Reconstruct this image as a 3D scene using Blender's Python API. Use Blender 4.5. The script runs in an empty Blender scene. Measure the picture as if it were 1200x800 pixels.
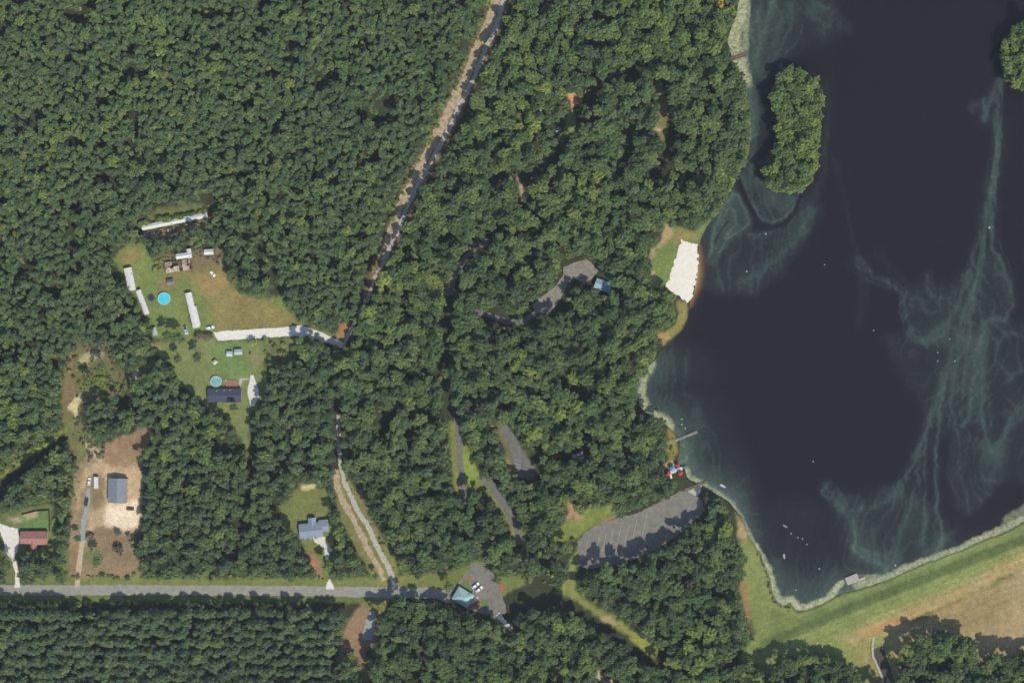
import bpy, bmesh, math, random
import numpy as np
from mathutils import Vector, Matrix
R = math.radians
random.seed(7); RNG = np.random.default_rng(7)
scene = bpy.context.scene
col = scene.collection
# ------------------------------------------------------------------ camera, sky, sun, exposure
CAM_H = 1000.0
cam = bpy.data.cameras.new('camera'); cam_o = bpy.data.objects.new('camera', cam); col.objects.link(cam_o)
cam.sensor_width = 36.0; cam.lens = 60.0; cam.clip_start = 1.0; cam.clip_end = 20000.0
cam_o.location = (0, 0, CAM_H); cam_o.rotation_euler = (0, 0, 0)
scene.camera = cam_o
SUN_AZ, SUN_EL = 145.0, 53.0
world = bpy.data.worlds.new('World'); scene.world = world; world.use_nodes = True
wn = world.node_tree; wn.nodes.clear()
sky = wn.nodes.new('ShaderNodeTexSky'); sky.sky_type = 'NISHITA'; sky.sun_disc = False
sky.sun_elevation = R(SUN_EL); sky.sun_rotation = R(SUN_AZ); sky.air_density = 1.0; sky.dust_density = 0.6; sky.ozone_density = 1.5
bg = wn.nodes.new('ShaderNodeBackground'); bg.inputs[1].default_value = 0.15
wo = wn.nodes.new('ShaderNodeOutputWorld')
wn.links.new(sky.outputs[0], bg.inputs[0]); wn.links.new(bg.outputs[0], wo.inputs[0])
sun = bpy.data.lights.new('sun', 'SUN'); sun.energy = 3.4; sun.angle = R(0.53); sun.color = (1.0, 0.955, 0.88)
sun_o = bpy.data.objects.new('sun', sun); col.objects.link(sun_o)
sd = Vector((math.sin(R(SUN_AZ)) * math.cos(R(SUN_EL)), math.cos(R(SUN_AZ)) * math.cos(R(SUN_EL)), math.sin(R(SUN_EL))))
sun_o.rotation_euler = sd.to_track_quat('Z', 'Y').to_euler(); sun_o.location = sd * 500
scene.view_settings.view_transform = 'Standard'; scene.view_settings.look = 'None'
scene.view_settings.exposure = 0.58; scene.view_settings.gamma = 1.0; scene.view_settings.use_curve_mapping = False
scene.cycles.max_bounces = 4; scene.cycles.diffuse_bounces = 2; scene.cycles.glossy_bounces = 2
scene.cycles.transparent_max_bounces = 4; scene.cycles.use_denoising = True; scene.cycles.denoiser = 'OPENIMAGEDENOISE'
scene.cycles.pixel_filter_type = 'BLACKMAN_HARRIS'; scene.cycles.filter_width = 1.6

# ------------------------------------------------------------------ map coordinates: one map unit is half a metre
S = 0.5
def W(x, y, z=0.0):
    """survey map position -> metres; for a point at height z the plan offset is reduced as on an aerial photograph"""
    k = 1.0 - z / CAM_H
    return ((x - 600.0) * S * k, (400.0 - y) * S * k, z)

# ------------------------------------------------------------------ numpy helpers
def _lat(seed, n=256):
    return np.random.default_rng(seed).random((n, n))
_LC = {}
def vnoise(x, y, seed):
    if seed not in _LC: _LC[seed] = _lat(seed)
    g = _LC[seed]; n = g.shape[0]
    xi = np.floor(x).astype(int); yi = np.floor(y).astype(int)
    fx = x - xi; fy = y - yi
    fx = fx * fx * (3 - 2 * fx); fy = fy * fy * (3 - 2 * fy)
    a = g[xi % n, yi % n]; b = g[(xi + 1) % n, yi % n]; c = g[xi % n, (yi + 1) % n]; d = g[(xi + 1) % n, (yi + 1) % n]
    return (a * (1 - fx) + b * fx) * (1 - fy) + (c * (1 - fx) + d * fx) * fy
def fbm(x, y, s, seed, o=4):
    v = 0; a = 0.5; t = 0
    for i in range(o):
        v = v + a * vnoise(x / s + 37.1 * i, y / s + 11.7 * i, seed + i); t += a; a *= 0.5; s *= 0.5
    return v / t            # 0..1
def inside(px, py, poly):
    c = np.zeros(px.shape, bool); n = len(poly); j = n - 1
    for i in range(n):
        xi, yi = poly[i]; xj, yj = poly[j]
        if yi != yj:
            c ^= ((yi > py) != (yj > py)) & (px < (xj - xi) * (py - yi) / (yj - yi) + xi)
        j = i
    return c
def dist_line(px, py, pts, closed=False):
    d = np.full(px.shape, 1e9); n = len(pts)
    for i in range(n if closed else n - 1):
        ax, ay = pts[i]; bx, by = pts[(i + 1) % n]
        vx, vy = bx - ax, by - ay; L = vx * vx + vy * vy + 1e-9
        t = np.clip(((px - ax) * vx + (py - ay) * vy) / L, 0, 1)
        d = np.minimum(d, (px - ax - t * vx) ** 2 + (py - ay - t * vy) ** 2)
    return np.sqrt(d)
def sdist(px, py, poly):
    d = dist_line(px, py, poly, True)
    return np.where(inside(px, py, poly), d, -d)
def sstep(a, b, x):
    t = np.clip((x - a) / (b - a), 0, 1); return t * t * (3 - 2 * t)
def srgb(r, g, b, k=0.66):
    f = lambda c: (c / 255 / 12.92 if c / 255 <= 0.04045 else ((c / 255 + 0.055) / 1.055) ** 2.4)
    return (f(r) * k, f(g) * k, f(b) * k)

# ------------------------------------------------------------------ materials
MATS = {}
def mat(name, c1, c2=None, scale=1.0, rough=0.85, spec=0.2, detail=4.0, metal=0.0, bump=0.0, contrast=(0.35, 0.65)):
    if name in MATS: return MATS[name]
    m = bpy.data.materials.new(name); m.use_nodes = True; nt = m.node_tree
    b = nt.nodes['Principled BSDF']; b.inputs['Roughness'].default_value = rough
    b.inputs['Specular IOR Level'].default_value = spec; b.inputs['Metallic'].default_value = metal
    if c2 is None: c2 = tuple(c * 0.8 for c in c1)
    tc = nt.nodes.new('ShaderNodeTexCoord'); nz = nt.nodes.new('ShaderNodeTexNoise')
    nz.inputs['Scale'].default_value = scale; nz.inputs['Detail'].default_value = detail; nz.inputs['Roughness'].default_value = 0.62
    nt.links.new(tc.outputs['Object'], nz.inputs['Vector'])
    rp = nt.nodes.new('ShaderNodeValToRGB'); rp.color_ramp.elements[0].position = contrast[0]; rp.color_ramp.elements[1].position = contrast[1]
    rp.color_ramp.elements[0].color = (*c2, 1); rp.color_ramp.elements[1].color = (*c1, 1)
    nt.links.new(nz.outputs['Fac'], rp.inputs[0]); nt.links.new(rp.outputs[0], b.inputs['Base Color'])
    if bump:
        bp = nt.nodes.new('ShaderNodeBump'); bp.inputs['Strength'].default_value = bump; bp.inputs['Distance'].default_value = 0.1
        nt.links.new(nz.outputs['Fac'], bp.inputs['Height']); nt.links.new(bp.outputs[0], b.inputs['Normal'])
    MATS[name] = m; return m

def foliage_mat(name, stops, patch=0.012, bright=1.0):
    """leaf colour differs from tree to tree (random per object) and drifts over the woods in broad patches"""
    bright *= 1.38
    m = bpy.data.materials.new(name); m.use_nodes = True; nt = m.node_tree
    b = nt.nodes['Principled BSDF']; b.inputs['Roughness'].default_value = 0.6; b.inputs['Specular IOR Level'].default_value = 0.12
    oi = nt.nodes.new('ShaderNodeObjectInfo'); geo = nt.nodes.new('ShaderNodeNewGeometry')
    nz = nt.nodes.new('ShaderNodeTexNoise'); nz.inputs['Scale'].default_value = patch; nz.inputs['Detail'].default_value = 2
    nt.links.new(oi.outputs['Location'], nz.inputs['Vector'])
    a = nt.nodes.new('ShaderNodeMath'); a.operation = 'MULTIPLY_ADD'; a.inputs[1].default_value = 0.7; a.inputs[2].default_value = -0.2
    nt.links.new(nz.outputs['Fac'], a.inputs[0])
    a2 = nt.nodes.new('ShaderNodeMath'); a2.operation = 'MULTIPLY_ADD'; a2.inputs[1].default_value = 0.74
    nt.links.new(oi.outputs['Random'], a2.inputs[0]); nt.links.new(a.outputs[0], a2.inputs[2])
    rp = nt.nodes.new('ShaderNodeValToRGB'); el = rp.color_ramp.elements
    while len(el) < len(stops): el.new(0.5)
    for e, (p, c) in zip(el, stops): e.position = p; e.color = (c[0] * bright * 1.06, c[1] * bright * 1.0, c[2] * bright * .84, 1)
    nt.links.new(a2.outputs[0], rp.inputs[0])
    # leaf-to-leaf variation
    wn_ = nt.nodes.new('ShaderNodeHueSaturation')
    mr = nt.nodes.new('ShaderNodeMapRange'); mr.inputs['To Min'].default_value = 0.55; mr.inputs['To Max'].default_value = 1.45
    nt.links.new(geo.outputs['Random Per Island'], mr.inputs['Value'])
    cl = nt.nodes.new('ShaderNodeTexNoise'); cl.inputs['Scale'].default_value = 0.5; cl.inputs['Detail'].default_value = 4; nt.links.new(geo.outputs['Position'], cl.inputs['Vector'])
    mc = nt.nodes.new('ShaderNodeMapRange'); mc.inputs['From Min'].default_value = .3; mc.inputs['From Max'].default_value = .7; mc.inputs['To Min'].default_value = .68; mc.inputs['To Max'].default_value = 1.32; nt.links.new(cl.outputs['Fac'], mc.inputs['Value'])
    mm = nt.nodes.new('ShaderNodeMath'); mm.operation = 'MULTIPLY'; nt.links.new(mr.outputs[0], mm.inputs[0]); nt.links.new(mc.outputs[0], mm.inputs[1])
    nt.links.new(mm.outputs[0], wn_.inputs['Value']); nt.links.new(rp.outputs[0], wn_.inputs['Color'])
    nt.links.new(wn_.outputs[0], b.inputs['Base Color'])
    tr = nt.nodes.new('ShaderNodeBsdfTranslucent'); nt.links.new(wn_.outputs[0], tr.inputs['Color'])
    mx = nt.nodes.new('ShaderNodeMixShader'); mx.inputs[0].default_value = 0.26
    out = nt.nodes['Material Output']
    nt.links.new(b.outputs[0], mx.inputs[1]); nt.links.new(tr.outputs[0], mx.inputs[2]); nt.links.new(mx.outputs[0], out.inputs[0])
    MATS[name] = m; return m

LEAF_BROAD = foliage_mat('broadleaf_foliage', [(0.0, (0.042, 0.064, 0.034)), (0.3, (0.060, 0.092, 0.040)), (0.55, (0.074, 0.112, 0.045)), (0.8, (0.100, 0.138, 0.048)), (0.97, (0.150, 0.190, 0.050))])
LEAF_MIX = foliage_mat('mixed_woodland_foliage', [(0.0, (0.046, 0.068, 0.038)), (0.3, (0.060, 0.095, 0.046)), (0.6, (0.072, 0.112, 0.050)), (0.85, (0.090, 0.130, 0.050)), (0.98, (0.125, 0.155, 0.048))])
LEAF_PINE = foliage_mat('pine_foliage', [(0.0, (0.050, 0.072, 0.044)), (0.4, (0.064, 0.094, 0.052)), (0.75, (0.078, 0.112, 0.056)), (0.95, (0.110, 0.138, 0.056))])
LEAF_ISLE = foliage_mat('island_foliage', [(0.0, (0.060, 0.090, 0.040)), (0.4, (0.082, 0.122, 0.046)), (0.75, (0.108, 0.155, 0.050)), (0.95, (0.150, 0.195, 0.052))], patch=0.04)
LEAF_BUSH = foliage_mat('bush_foliage', [(0.0, (0.070, 0.095, 0.040)), (0.4, (0.105, 0.140, 0.048)), (0.8, (0.160, 0.195, 0.060)), (1.0, (0.20, 0.21, 0.075))], patch=0.03)
LEAF_SCRUB = foliage_mat('scrub_foliage', [(0.0, (0.075, 0.08, 0.055)), (0.5, (0.115, 0.115, 0.078)), (1.0, (0.16, 0.145, 0.10))], patch=0.05)
BARK = mat('bark', (0.16, 0.125, 0.095), (0.08, 0.062, 0.05), 3.0, 0.95, 0.05)

# ------------------------------------------------------------------ object helpers
def tag(o, label=None, cat=None, group=None, kind=None):
    if label: o['label'] = label
    if cat: o['category'] = cat
    if group: o['group'] = group
    if kind: o['kind'] = kind
    return o
def empty(name, loc=(0, 0, 0), rz=0.0, label=None, cat=None, group=None):
    o = bpy.data.objects.new(name, None); col.objects.link(o); o.location = loc; o.rotation_euler = (0, 0, rz)
    o.empty_display_size = 0.5
    return tag(o, label, cat, group)
class MB:
    def __init__(s): s.v = []; s.f = []
    def add(s, vs, fs):
        n = len(s.v); s.v += [tuple(p) for p in vs]; s.f += [tuple(i + n for i in f) for f in fs]; return s
    def box(s, x0, x1, y0, y1, z0, z1, M=None):
        vs = [(x, y, z) for z in (z0, z1) for y in (y0, y1) for x in (x0, x1)]
        if M is not None: vs = [M @ Vector(p) for p in vs]
        return s.add(vs, [(0, 2, 3, 1), (4, 5, 7, 6), (0, 1, 5, 4), (2, 6, 7, 3), (0, 4, 6, 2), (1, 3, 7, 5)])
    def tube(s, a, b, r0, r1=None, n=8, cap=True):
        r1 = r0 if r1 is None else r1
        a = Vector(a); b = Vector(b); d = (b - a).normalized(); q = d.to_track_quat('Z', 'Y')
        vs = []
        for p, r in ((a, r0), (b, r1)):
            for i in range(n):
                t = 2 * math.pi * i / n; vs.append(p + q @ Vector((r * math.cos(t), r * math.sin(t), 0)))
        fs = [(i, (i + 1) % n, n + (i + 1) % n, n + i) for i in range(n)]
        if cap: fs += [tuple(range(n))[::-1], tuple(range(n, 2 * n))]
        return s.add(vs, fs)
    def ring(s, r0, r1, z0, z1, n=28, cx=0, cy=0):
        vs = []
        for (r, z) in ((r0, z0), (r1, z0), (r1, z1), (r0, z1)):
            vs += [(cx + r * math.cos(2 * math.pi * i / n), cy + r * math.sin(2 * math.pi * i / n), z) for i in range(n)]
        fs = []
        for k in range(4):
            k2 = (k + 1) % 4
            fs += [(k * n + i, k * n + (i + 1) % n, k2 * n + (i + 1) % n, k2 * n + i) for i in range(n)]
        return s.add(vs, fs)
    def disc(s, r, z, n=28, cx=0, cy=0):
        return s.add([(cx + r * math.cos(2 * math.pi * i / n), cy + r * math.sin(2 * math.pi * i / n), z) for i in range(n)], [tuple(range(n))])
    def prism(s, pts, z0, z1):
        n = len(pts); vs = [(x, y, z0) for x, y in pts] + [(x, y, z1) for x, y in pts]
        return s.add(vs, [tuple(range(n))[::-1], tuple(range(n, 2 * n))] + [(i, (i + 1) % n, n + (i + 1) % n, n + i) for i in range(n)])
    def lathe(s, prof, n=12, M=None):
        vs = []; m = len(prof)
        for r, z in prof:
            vs += [(r * math.cos(2 * math.pi * i / n), r * math.sin(2 * math.pi * i / n), z) for i in range(n)]
        if M is not None: vs = [M @ Vector(p) for p in vs]
        fs = [(k * n + i, k * n + (i + 1) % n, (k + 1) * n + (i + 1) % n, (k + 1) * n + i) for k in range(m - 1) for i in range(n)]
        fs += [tuple(range(n))[::-1], tuple(range((m - 1) * n, m * n))]
        return s.add(vs, fs)
    def mesh(s, name, m=None, smooth=False):
        me = bpy.data.meshes.new(name); me.from_pydata(s.v, [], s.f); me.update()
        if m: me.materials.append(m)
        if smooth: me.polygons.foreach_set('use_smooth', [True] * len(me.polygons))
        return me
    def build(s, name, m, parent=None, smooth=False):
        o = bpy.data.objects.new(name, s.mesh(name, m, smooth)); col.objects.link(o)
        if parent: o.parent = parent
        return o
def copy_tree(o, parent=None):
    c = o.copy(); col.objects.link(c); c.parent = parent
    for ch in [q for q in o.children]: copy_tree(ch, c)
    return c

# ================================================================== MAP DATA (map units, x east, y south)
LAKE = [(868, -260), (867, -30), (864, 0), (862, 18), (855, 36), (851, 48), (854, 60), (859, 73), (864, 82), (869, 92), (873, 106), (877, 128), (879, 152), (878, 176), (872, 190), (866, 200), (860, 212), (853, 226),
        (845, 240), (838, 253), (829, 264), (823, 274), (818, 286), (817, 300), (816, 318), (814, 334), (811, 346), (807, 355), (806, 366), (804, 378), (797, 388), (788, 398), (779, 407), (770, 416), (762, 425), (755, 435), (748, 444),
        (744, 454), (744, 464), (748, 475), (754, 483), (762, 488), (772, 492), (783, 500), (790, 508), (795, 516), (797, 524), (795, 533), (791, 541), (797, 545), (802, 551), (804, 558), (809, 563), (817, 567), (825, 571),
        (834, 576), (844, 582), (853, 588), (862, 598), (868, 607), (873, 618), (879, 632), (885, 642), (892, 652), (897, 664), (901, 676), (904, 690), (907, 701), (913, 708), (919, 711), (926, 706), (930, 714), (935, 719),
        (946, 716), (960, 710), (974, 703), (984, 697), (1000, 693), (1022, 687), (1048, 677), (1077, 664), (1100, 655), (1133, 643), (1158, 632), (1185, 621), (1200, 614), (1290, 560), (1700, 400), (1700, -260)]
ISLE = [(918, 80), (932, 78), (944, 84), (956, 96), (963, 108), (963, 122), (960, 140), (958, 160), (958, 178), (956, 196), (951, 210), (942, 220), (928, 225), (912, 223), (899, 217), (894, 207), (898, 195), (906, 180), (910, 162),
        (911, 145), (908, 128), (905, 112), (908, 96)]
ISLE2 = [(1300, 20), (1200, 24), (1188, 32), (1178, 44), (1174, 60), (1174, 78), (1180, 92), (1190, 104), (1205, 110), (1300, 120)]
ISLE_CROWN = [(916, 78), (934, 75), (948, 83), (960, 94), (968, 106), (968, 122), (965, 140), (962, 160), (962, 180), (960, 198), (954, 213), (944, 223), (928, 228), (908, 226), (894, 219), (890, 208), (895, 193), (903, 178), (907, 160), (908, 145), (905, 128), (902, 110), (906, 92)]
BEACH = [(798, 281), (808, 284), (817, 287), (818.5, 300), (817, 320), (815, 336), (812, 348), (806, 355), (799, 351), (788, 343), (779, 337), (780, 330), (785, 329), (787, 318), (791, 305), (795, 290)]
DAM_AXIS = [(868, 764), (905, 750), (950, 732), (1000, 710), (1060, 687), (1100, 671), (1150, 651), (1200, 632), (1300, 590), (1500, 500)]

# ground covers painted in order: polygon, colour, feather, edge noise
G_MOW = srgb(112, 127, 72); G_DRY = srgb(137, 128, 80); G_LUSH = srgb(94, 122, 68); G_DIRT = srgb(148, 118, 84); G_PALE = srgb(186, 168, 132); G_RED = srgb(172, 112, 82)
G_ROUGH = srgb(104, 112, 70); G_SANDY = srgb(170, 148, 112); G_FLOOR = srgb(60, 66, 46); G_YEL = srgb(134, 140, 74)
COVERS = [
    # dam and field
    ([(866, 610), (876, 612), (890, 640), (905, 680), (935, 715), (1040, 677), (1200, 610), (1400, 520), (1400, 900), (860, 900), (868, 770), (884, 740), (876, 715), (868, 690), (872, 660), (866, 640)], srgb(122, 133, 78), 4, 6),
    ([(905, 712), (935, 724), (1000, 700), (1100, 661), (1200, 624), (1400, 540), (1400, 555), (1200, 638), (1100, 677), (1000, 716), (940, 742), (890, 764), (880, 760), (900, 745)], srgb(104, 118, 68), 3, 5),  # lakeward bank: part of the slope's shade is put into this darker green
    ([(985, 748), (1020, 728), (1060, 712), (1110, 692), (1150, 672), (1200, 646), (1400, 560), (1400, 800), (1200, 790), (1150, 790), (1048, 790), (1040, 740), (1025, 741), (1005, 760)], srgb(158, 142, 98), 9, 14),
    ([(1055, 745), (1090, 722), (1150, 692), (1200, 665), (1400, 580), (1400, 800), (1200, 800), (1150, 770)], srgb(154, 138, 102), 9, 16),
    ([(1010, 742), (1040, 728), (1075, 715), (1060, 726), (1030, 742)], srgb(166, 132, 88), 5, 9),
    ([(1060, 728), (1100, 712), (1150, 688), (1185, 672), (1188, 675), (1150, 693), (1102, 717), (1065, 733)], srgb(112, 110, 66), 3, 6),
    ([(1085, 728), (1130, 700), (1170, 690), (1190, 700), (1160, 730), (1120, 745)], srgb(146, 130, 90), 8, 14),
    ([(868, 690), (873, 668), (875, 690), (877, 715), (880, 735), (874, 725)], G_DIRT, 3, 5),
    # beach lawn
    ([(780, 262), (795, 267), (815, 270), (826, 262), (836, 252), (826, 275), (822, 290), (800, 284), (792, 310), (788, 330), (772, 337), (757, 338), (763, 318), (765, 303), (762, 295), (771, 285), (779, 280)], G_MOW, 2, 4),
    ([(778, 262), (786, 265), (789, 275), (780, 285), (768, 290), (766, 300), (765, 312), (762, 302), (763, 291), (774, 284)], G_SANDY, 2.5, 5),
    ([(765, 318), (768, 322), (766, 334), (760, 334)], G_SANDY, 2, 4),
    ([(795, 268), (815, 271), (812, 282), (800, 282), (790, 285)], G_DRY, 4, 6),
    ([(793, 352), (805, 354), (806, 372), (798, 386), (785, 398), (777, 402), (772, 392), (782, 386), (792, 380), (795, 366)], srgb(132, 128, 76), 2, 4),
    ([(768, 392), (782, 388), (786, 394), (777, 404)], srgb(165, 138, 90), 2, 4),
    ([(752, 425), (762, 418), (760, 425), (746, 444), (742, 456), (743, 468), (735, 470), (736, 445)], srgb(118, 128, 66), 3, 5),
    ([(781, 501), (790, 508), (794, 518), (794, 530), (788, 540), (782, 536), (781, 520)], srgb(134, 124, 68), 2.5, 4),
    ([(762, 552), (775, 545), (790, 537), (792, 545), (778, 552), (766, 556)], G_SANDY, 2, 4),
    ([(838, 262), (870, 205), (876, 190), (880, 150), (874, 106), (866, 88), (872, 130), (872, 170), (864, 195), (850, 220), (836, 244)], srgb(122, 132, 66), 3, 4),
    ([(862, 600), (870, 612), (876, 622), (873, 634), (866, 630)], G_SANDY, 3, 5),
    # north property
    ([(132, 303), (150, 284), (170, 285), (174, 300), (190, 306), (224, 318), (262, 302), (262, 312), (268, 328), (283, 345), (305, 350), (332, 345), (334, 356), (347, 374), (372, 384), (397, 392), (405, 392), (402, 402), (385, 402), (352, 394), (300, 396), (258, 400), (240, 400),
      (180, 396), (178, 385), (170, 372), (158, 350), (142, 325)], G_MOW, 3, 5),
    ([(205, 318), (262, 303), (266, 326), (283, 346), (318, 352), (330, 360), (345, 376), (350, 382), (255, 390), (240, 350), (232, 335), (220, 328)], srgb(128, 121, 76), 6, 10),
    ([(232, 325), (262, 318), (268, 335), (250, 345), (236, 340)], srgb(142, 124, 82), 6, 10),
    ([(272, 345), (292, 352), (300, 372), (288, 380), (276, 365)], srgb(134, 123, 78), 8, 10),
    ([(192, 322), (208, 320), (206, 336), (190, 342), (186, 332)], srgb(132, 116, 78), 4, 6),
    ([(140, 300), (160, 290), (165, 300), (150, 312)], G_DRY, 5, 6),
    ([(165, 268), (200, 262), (246, 252), (247, 262), (220, 270), (190, 280), (168, 278)], srgb(120, 108, 78), 3, 6),
    ([(150, 262), (185, 244), (240, 238), (244, 250), (190, 258), (165, 266)], G_ROUGH, 4, 5),
    ([(184, 300), (226, 292), (260, 290), (262, 303), (226, 318), (192, 320)], srgb(118, 108, 78), 3, 6),
    ([(398, 380), (410, 376), (414, 390), (402, 400), (394, 394)], srgb(150, 122, 88), 3, 4),
    # pool house property
    ([(178, 400), (240, 398), (260, 400), (345, 396), (350, 402), (338, 410), (318, 418), (308, 425), (314, 440), (312, 462), (302, 470), (302, 482), (293, 486), (292, 528), (284, 520), (268, 490), (240, 476), (228, 464), (210, 448), (202, 430), (190, 418)], srgb(116, 127, 78), 3, 5),
    ([(250, 405), (290, 402), (292, 440), (262, 440), (246, 430)], srgb(104, 126, 74), 6, 6),
    ([(290, 410), (306, 412), (304, 428), (292, 430)], srgb(126, 126, 84), 4, 5),
    ([(310, 402), (345, 398), (350, 420), (330, 432), (314, 428)], srgb(104, 112, 72), 5, 5),
    ([(182, 404), (190, 405), (188, 418), (181, 414)], G_DRY, 3, 5),
    # rough ground and canal bank
    ([(78, 418), (90, 401), (112, 401), (130, 410), (137, 430), (150, 438), (168, 426), (180, 418), (182, 428), (168, 444), (150, 457), (124, 470), (96, 472), (92, 486), (98, 500), (114, 516), (112, 540), (92, 548), (80, 520), (70, 490), (74, 440)], srgb(110, 112, 72), 4, 7),
    ([(78, 420), (86, 415), (87, 460), (84, 480), (76, 490), (74, 470)], srgb(128, 112, 84), 3, 5),
    ([(92, 404), (114, 403), (118, 410), (96, 414)], srgb(112, 104, 74), 3, 4),
    ([(92, 420), (108, 412), (126, 409), (122, 416), (104, 424), (96, 436), (92, 434)], srgb(165, 160, 120), 3, 7),
    ([(90, 462), (95, 466), (92, 474), (90, 490), (86, 484), (80, 476)], srgb(196, 190, 150), 2, 4),
    ([(154, 440), (162, 434), (162, 446), (158, 448)], srgb(190, 178, 140), 2, 4),
    ([(0, 552), (40, 522), (66, 503), (78, 500), (78, 506), (58, 520), (20, 546), (-20, 575), (-80, 620), (-80, 605)], srgb(132, 140, 72), 2.5, 4),
    # barn lot
    ([(84, 560), (92, 545), (112, 525), (140, 512), (170, 500), (180, 506), (172, 525), (166, 550), (171, 570), (166, 590), (168, 622), (158, 642), (164, 662), (164, 680), (80, 686), (78, 660), (82, 620)], srgb(142, 127, 98), 3, 6),
    ([(118, 538), (124, 524), (140, 514), (160, 505), (174, 508), (170, 525), (164, 541), (150, 543), (132, 546)], srgb(145, 122, 94), 3, 5),
    ([(100, 516), (112, 524), (120, 540), (130, 548), (166, 546), (169, 566), (164, 590), (167, 622), (140, 626), (126, 618), (104, 620), (102, 596), (110, 588), (122, 584), (122, 556), (106, 556), (98, 570), (90, 600), (88, 580), (98, 552), (112, 540)], srgb(178, 158, 124), 4, 8),
    ([(124, 590), (148, 590), (163, 584), (163, 616), (142, 622), (122, 610)], srgb(224, 210, 180), 5, 8),
    ([(106, 560), (122, 558), (122, 590), (112, 598), (106, 592)], srgb(132, 118, 84), 4, 6),
    ([(84, 640), (92, 636), (92, 684), (82, 684)], srgb(142, 118, 88), 3, 4),
    ([(98, 640), (112, 616), (140, 624), (152, 634), (154, 648), (162, 662), (162, 676), (126, 676), (118, 684), (98, 684)], srgb(134, 117, 90), 3, 6),
    ([(98, 640), (118, 645), (120, 655), (108, 662), (98, 655)], srgb(106, 116, 72), 4, 6),
    ([(118, 668), (130, 677), (166, 678), (166, 686), (112, 686)], srgb(100, 122, 66), 2, 3),
    # red house
    ([(-60, 600), (0, 604), (28, 594), (60, 590), (66, 622), (80, 645), (82, 686), (-60, 686), (-60, 640)], srgb(106, 116, 70), 3, 5),
    ([(26, 602), (58, 598), (58, 621), (26, 621)], srgb(102, 128, 74), 1, 1),
    ([(26, 603), (42, 598), (44, 603), (32, 608)], srgb(170, 155, 120), 2, 4),
    ([(10, 606), (22, 606), (26, 612), (16, 612)], srgb(176, 168, 140), 3, 5),
    # blue house
    ([(328, 594), (350, 570), (382, 572), (388, 590), (384, 604), (398, 612), (390, 630), (390, 660), (382, 690), (376, 690), (368, 668), (358, 648), (352, 632), (340, 622), (330, 616)], srgb(114, 122, 70), 3, 4),
    ([(350, 568), (372, 566), (370, 573), (354, 575)], srgb(186, 178, 130), 2, 4),
    ([(360, 648), (368, 648), (376, 662), (380, 686), (376, 688), (370, 668), (362, 656)], srgb(158, 122, 92), 2, 4),
    # along the roads
    ([(78, 677), (166, 677), (390, 677), (450, 676), (470, 674), (530, 668), (560, 655), (575, 662), (540, 690), (460, 690), (78, 690)], srgb(114, 124, 68), 3, 4),
    ([(-80, 694), (460, 696), (460, 706), (400, 706), (-80, 704)], srgb(102, 116, 66), 2, 3),
    ([(388, 555), (400, 548), (412, 566), (440, 615), (462, 650), (472, 690), (444, 690), (420, 650), (400, 610)], srgb(120, 124, 74), 3, 4),
    ([(420, 565), (432, 600), (446, 630), (440, 634), (424, 600)], srgb(130, 122, 88), 3, 4),
    ([(392, 776), (400, 752), (404, 736), (414, 718), (424, 706), (454, 700), (454, 712), (446, 720), (441, 740), (446, 752), (432, 758), (428, 764), (434, 800), (426, 800), (418, 770), (402, 772)], srgb(140, 120, 92), 3, 5),
    ([(424, 706), (450, 700), (452, 714), (438, 718)], srgb(118, 122, 70), 3, 4),
    ([(572, 0), (590, -10), (596, 0), (586, 34), (562, 90), (534, 148), (508, 196), (482, 250), (464, 288), (440, 330), (432, 352), (424, 350), (436, 312), (450, 278), (460, 250), (474, 210), (496, 172), (524, 116), (552, 54), (566, 26)], srgb(126, 110, 80), 3, 4),
    # park
    ([(527, 494), (535, 492), (548, 520), (556, 548), (566, 560), (584, 570), (594, 590), (614, 618), (614, 638), (604, 636), (594, 612), (582, 592), (566, 576), (548, 570), (546, 592), (540, 592), (532, 572), (527, 530)], srgb(122, 130, 72), 2, 3),
    ([(542, 520), (552, 530), (562, 556), (560, 566), (546, 566), (542, 548)], srgb(126, 142, 70), 2, 3),
    ([(592, 536), (602, 530), (606, 556), (596, 558)], srgb(176, 146, 98), 2, 3),
    ([(580, 500), (594, 500), (598, 518), (586, 518)], srgb(134, 108, 84), 3, 4),
    ([(582, 496), (592, 494), (628, 548), (626, 562), (600, 562)], srgb(112, 112, 82), 3, 4),
    ([(646, 628), (660, 612), (690, 596), (716, 590), (722, 600), (700, 612), (678, 630), (654, 636)], srgb(120, 134, 70), 3, 4),
    ([(664, 590), (670, 588), (676, 600), (684, 606), (680, 612), (672, 606), (664, 612), (666, 600)], srgb(166, 134, 106), 3, 5),
    ([(700, 612), (712, 605), (722, 604), (706, 614)], srgb(158, 126, 84), 2, 3),
    ([(668, 655), (680, 636), (674, 680), (676, 692), (700, 712), (724, 722), (738, 738), (758, 748), (773, 760), (768, 770), (752, 760), (736, 744), (716, 732), (696, 720), (676, 704), (650, 692), (660, 682)], srgb(124, 130, 72), 3, 4),
    ([(724, 722), (738, 738), (758, 748), (773, 760), (768, 770), (752, 760), (736, 744), (724, 734)], srgb(134, 142, 70), 3, 4),
    ([(704, 724), (714, 722), (724, 730), (718, 734)], srgb(166, 152, 112), 2, 3),
    ([(576, 676), (612, 674), (616, 684), (600, 692), (588, 700), (584, 690)], srgb(112, 128, 70), 2, 3),
    ([(584, 684), (591, 681), (593, 693), (587, 697)], srgb(166, 112, 84), 2, 3),
    ([(574, 722), (582, 720), (602, 738), (604, 745), (594, 742)], srgb(122, 122, 76), 2, 3),
    ([(692, 790), (700, 785), (718, 795), (730, 806), (712, 806)], srgb(180, 168, 140), 2, 4),
    ([(644, 780), (652, 778), (662, 792), (655, 800), (648, 796)], srgb(134, 130, 74), 2, 4),
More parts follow.
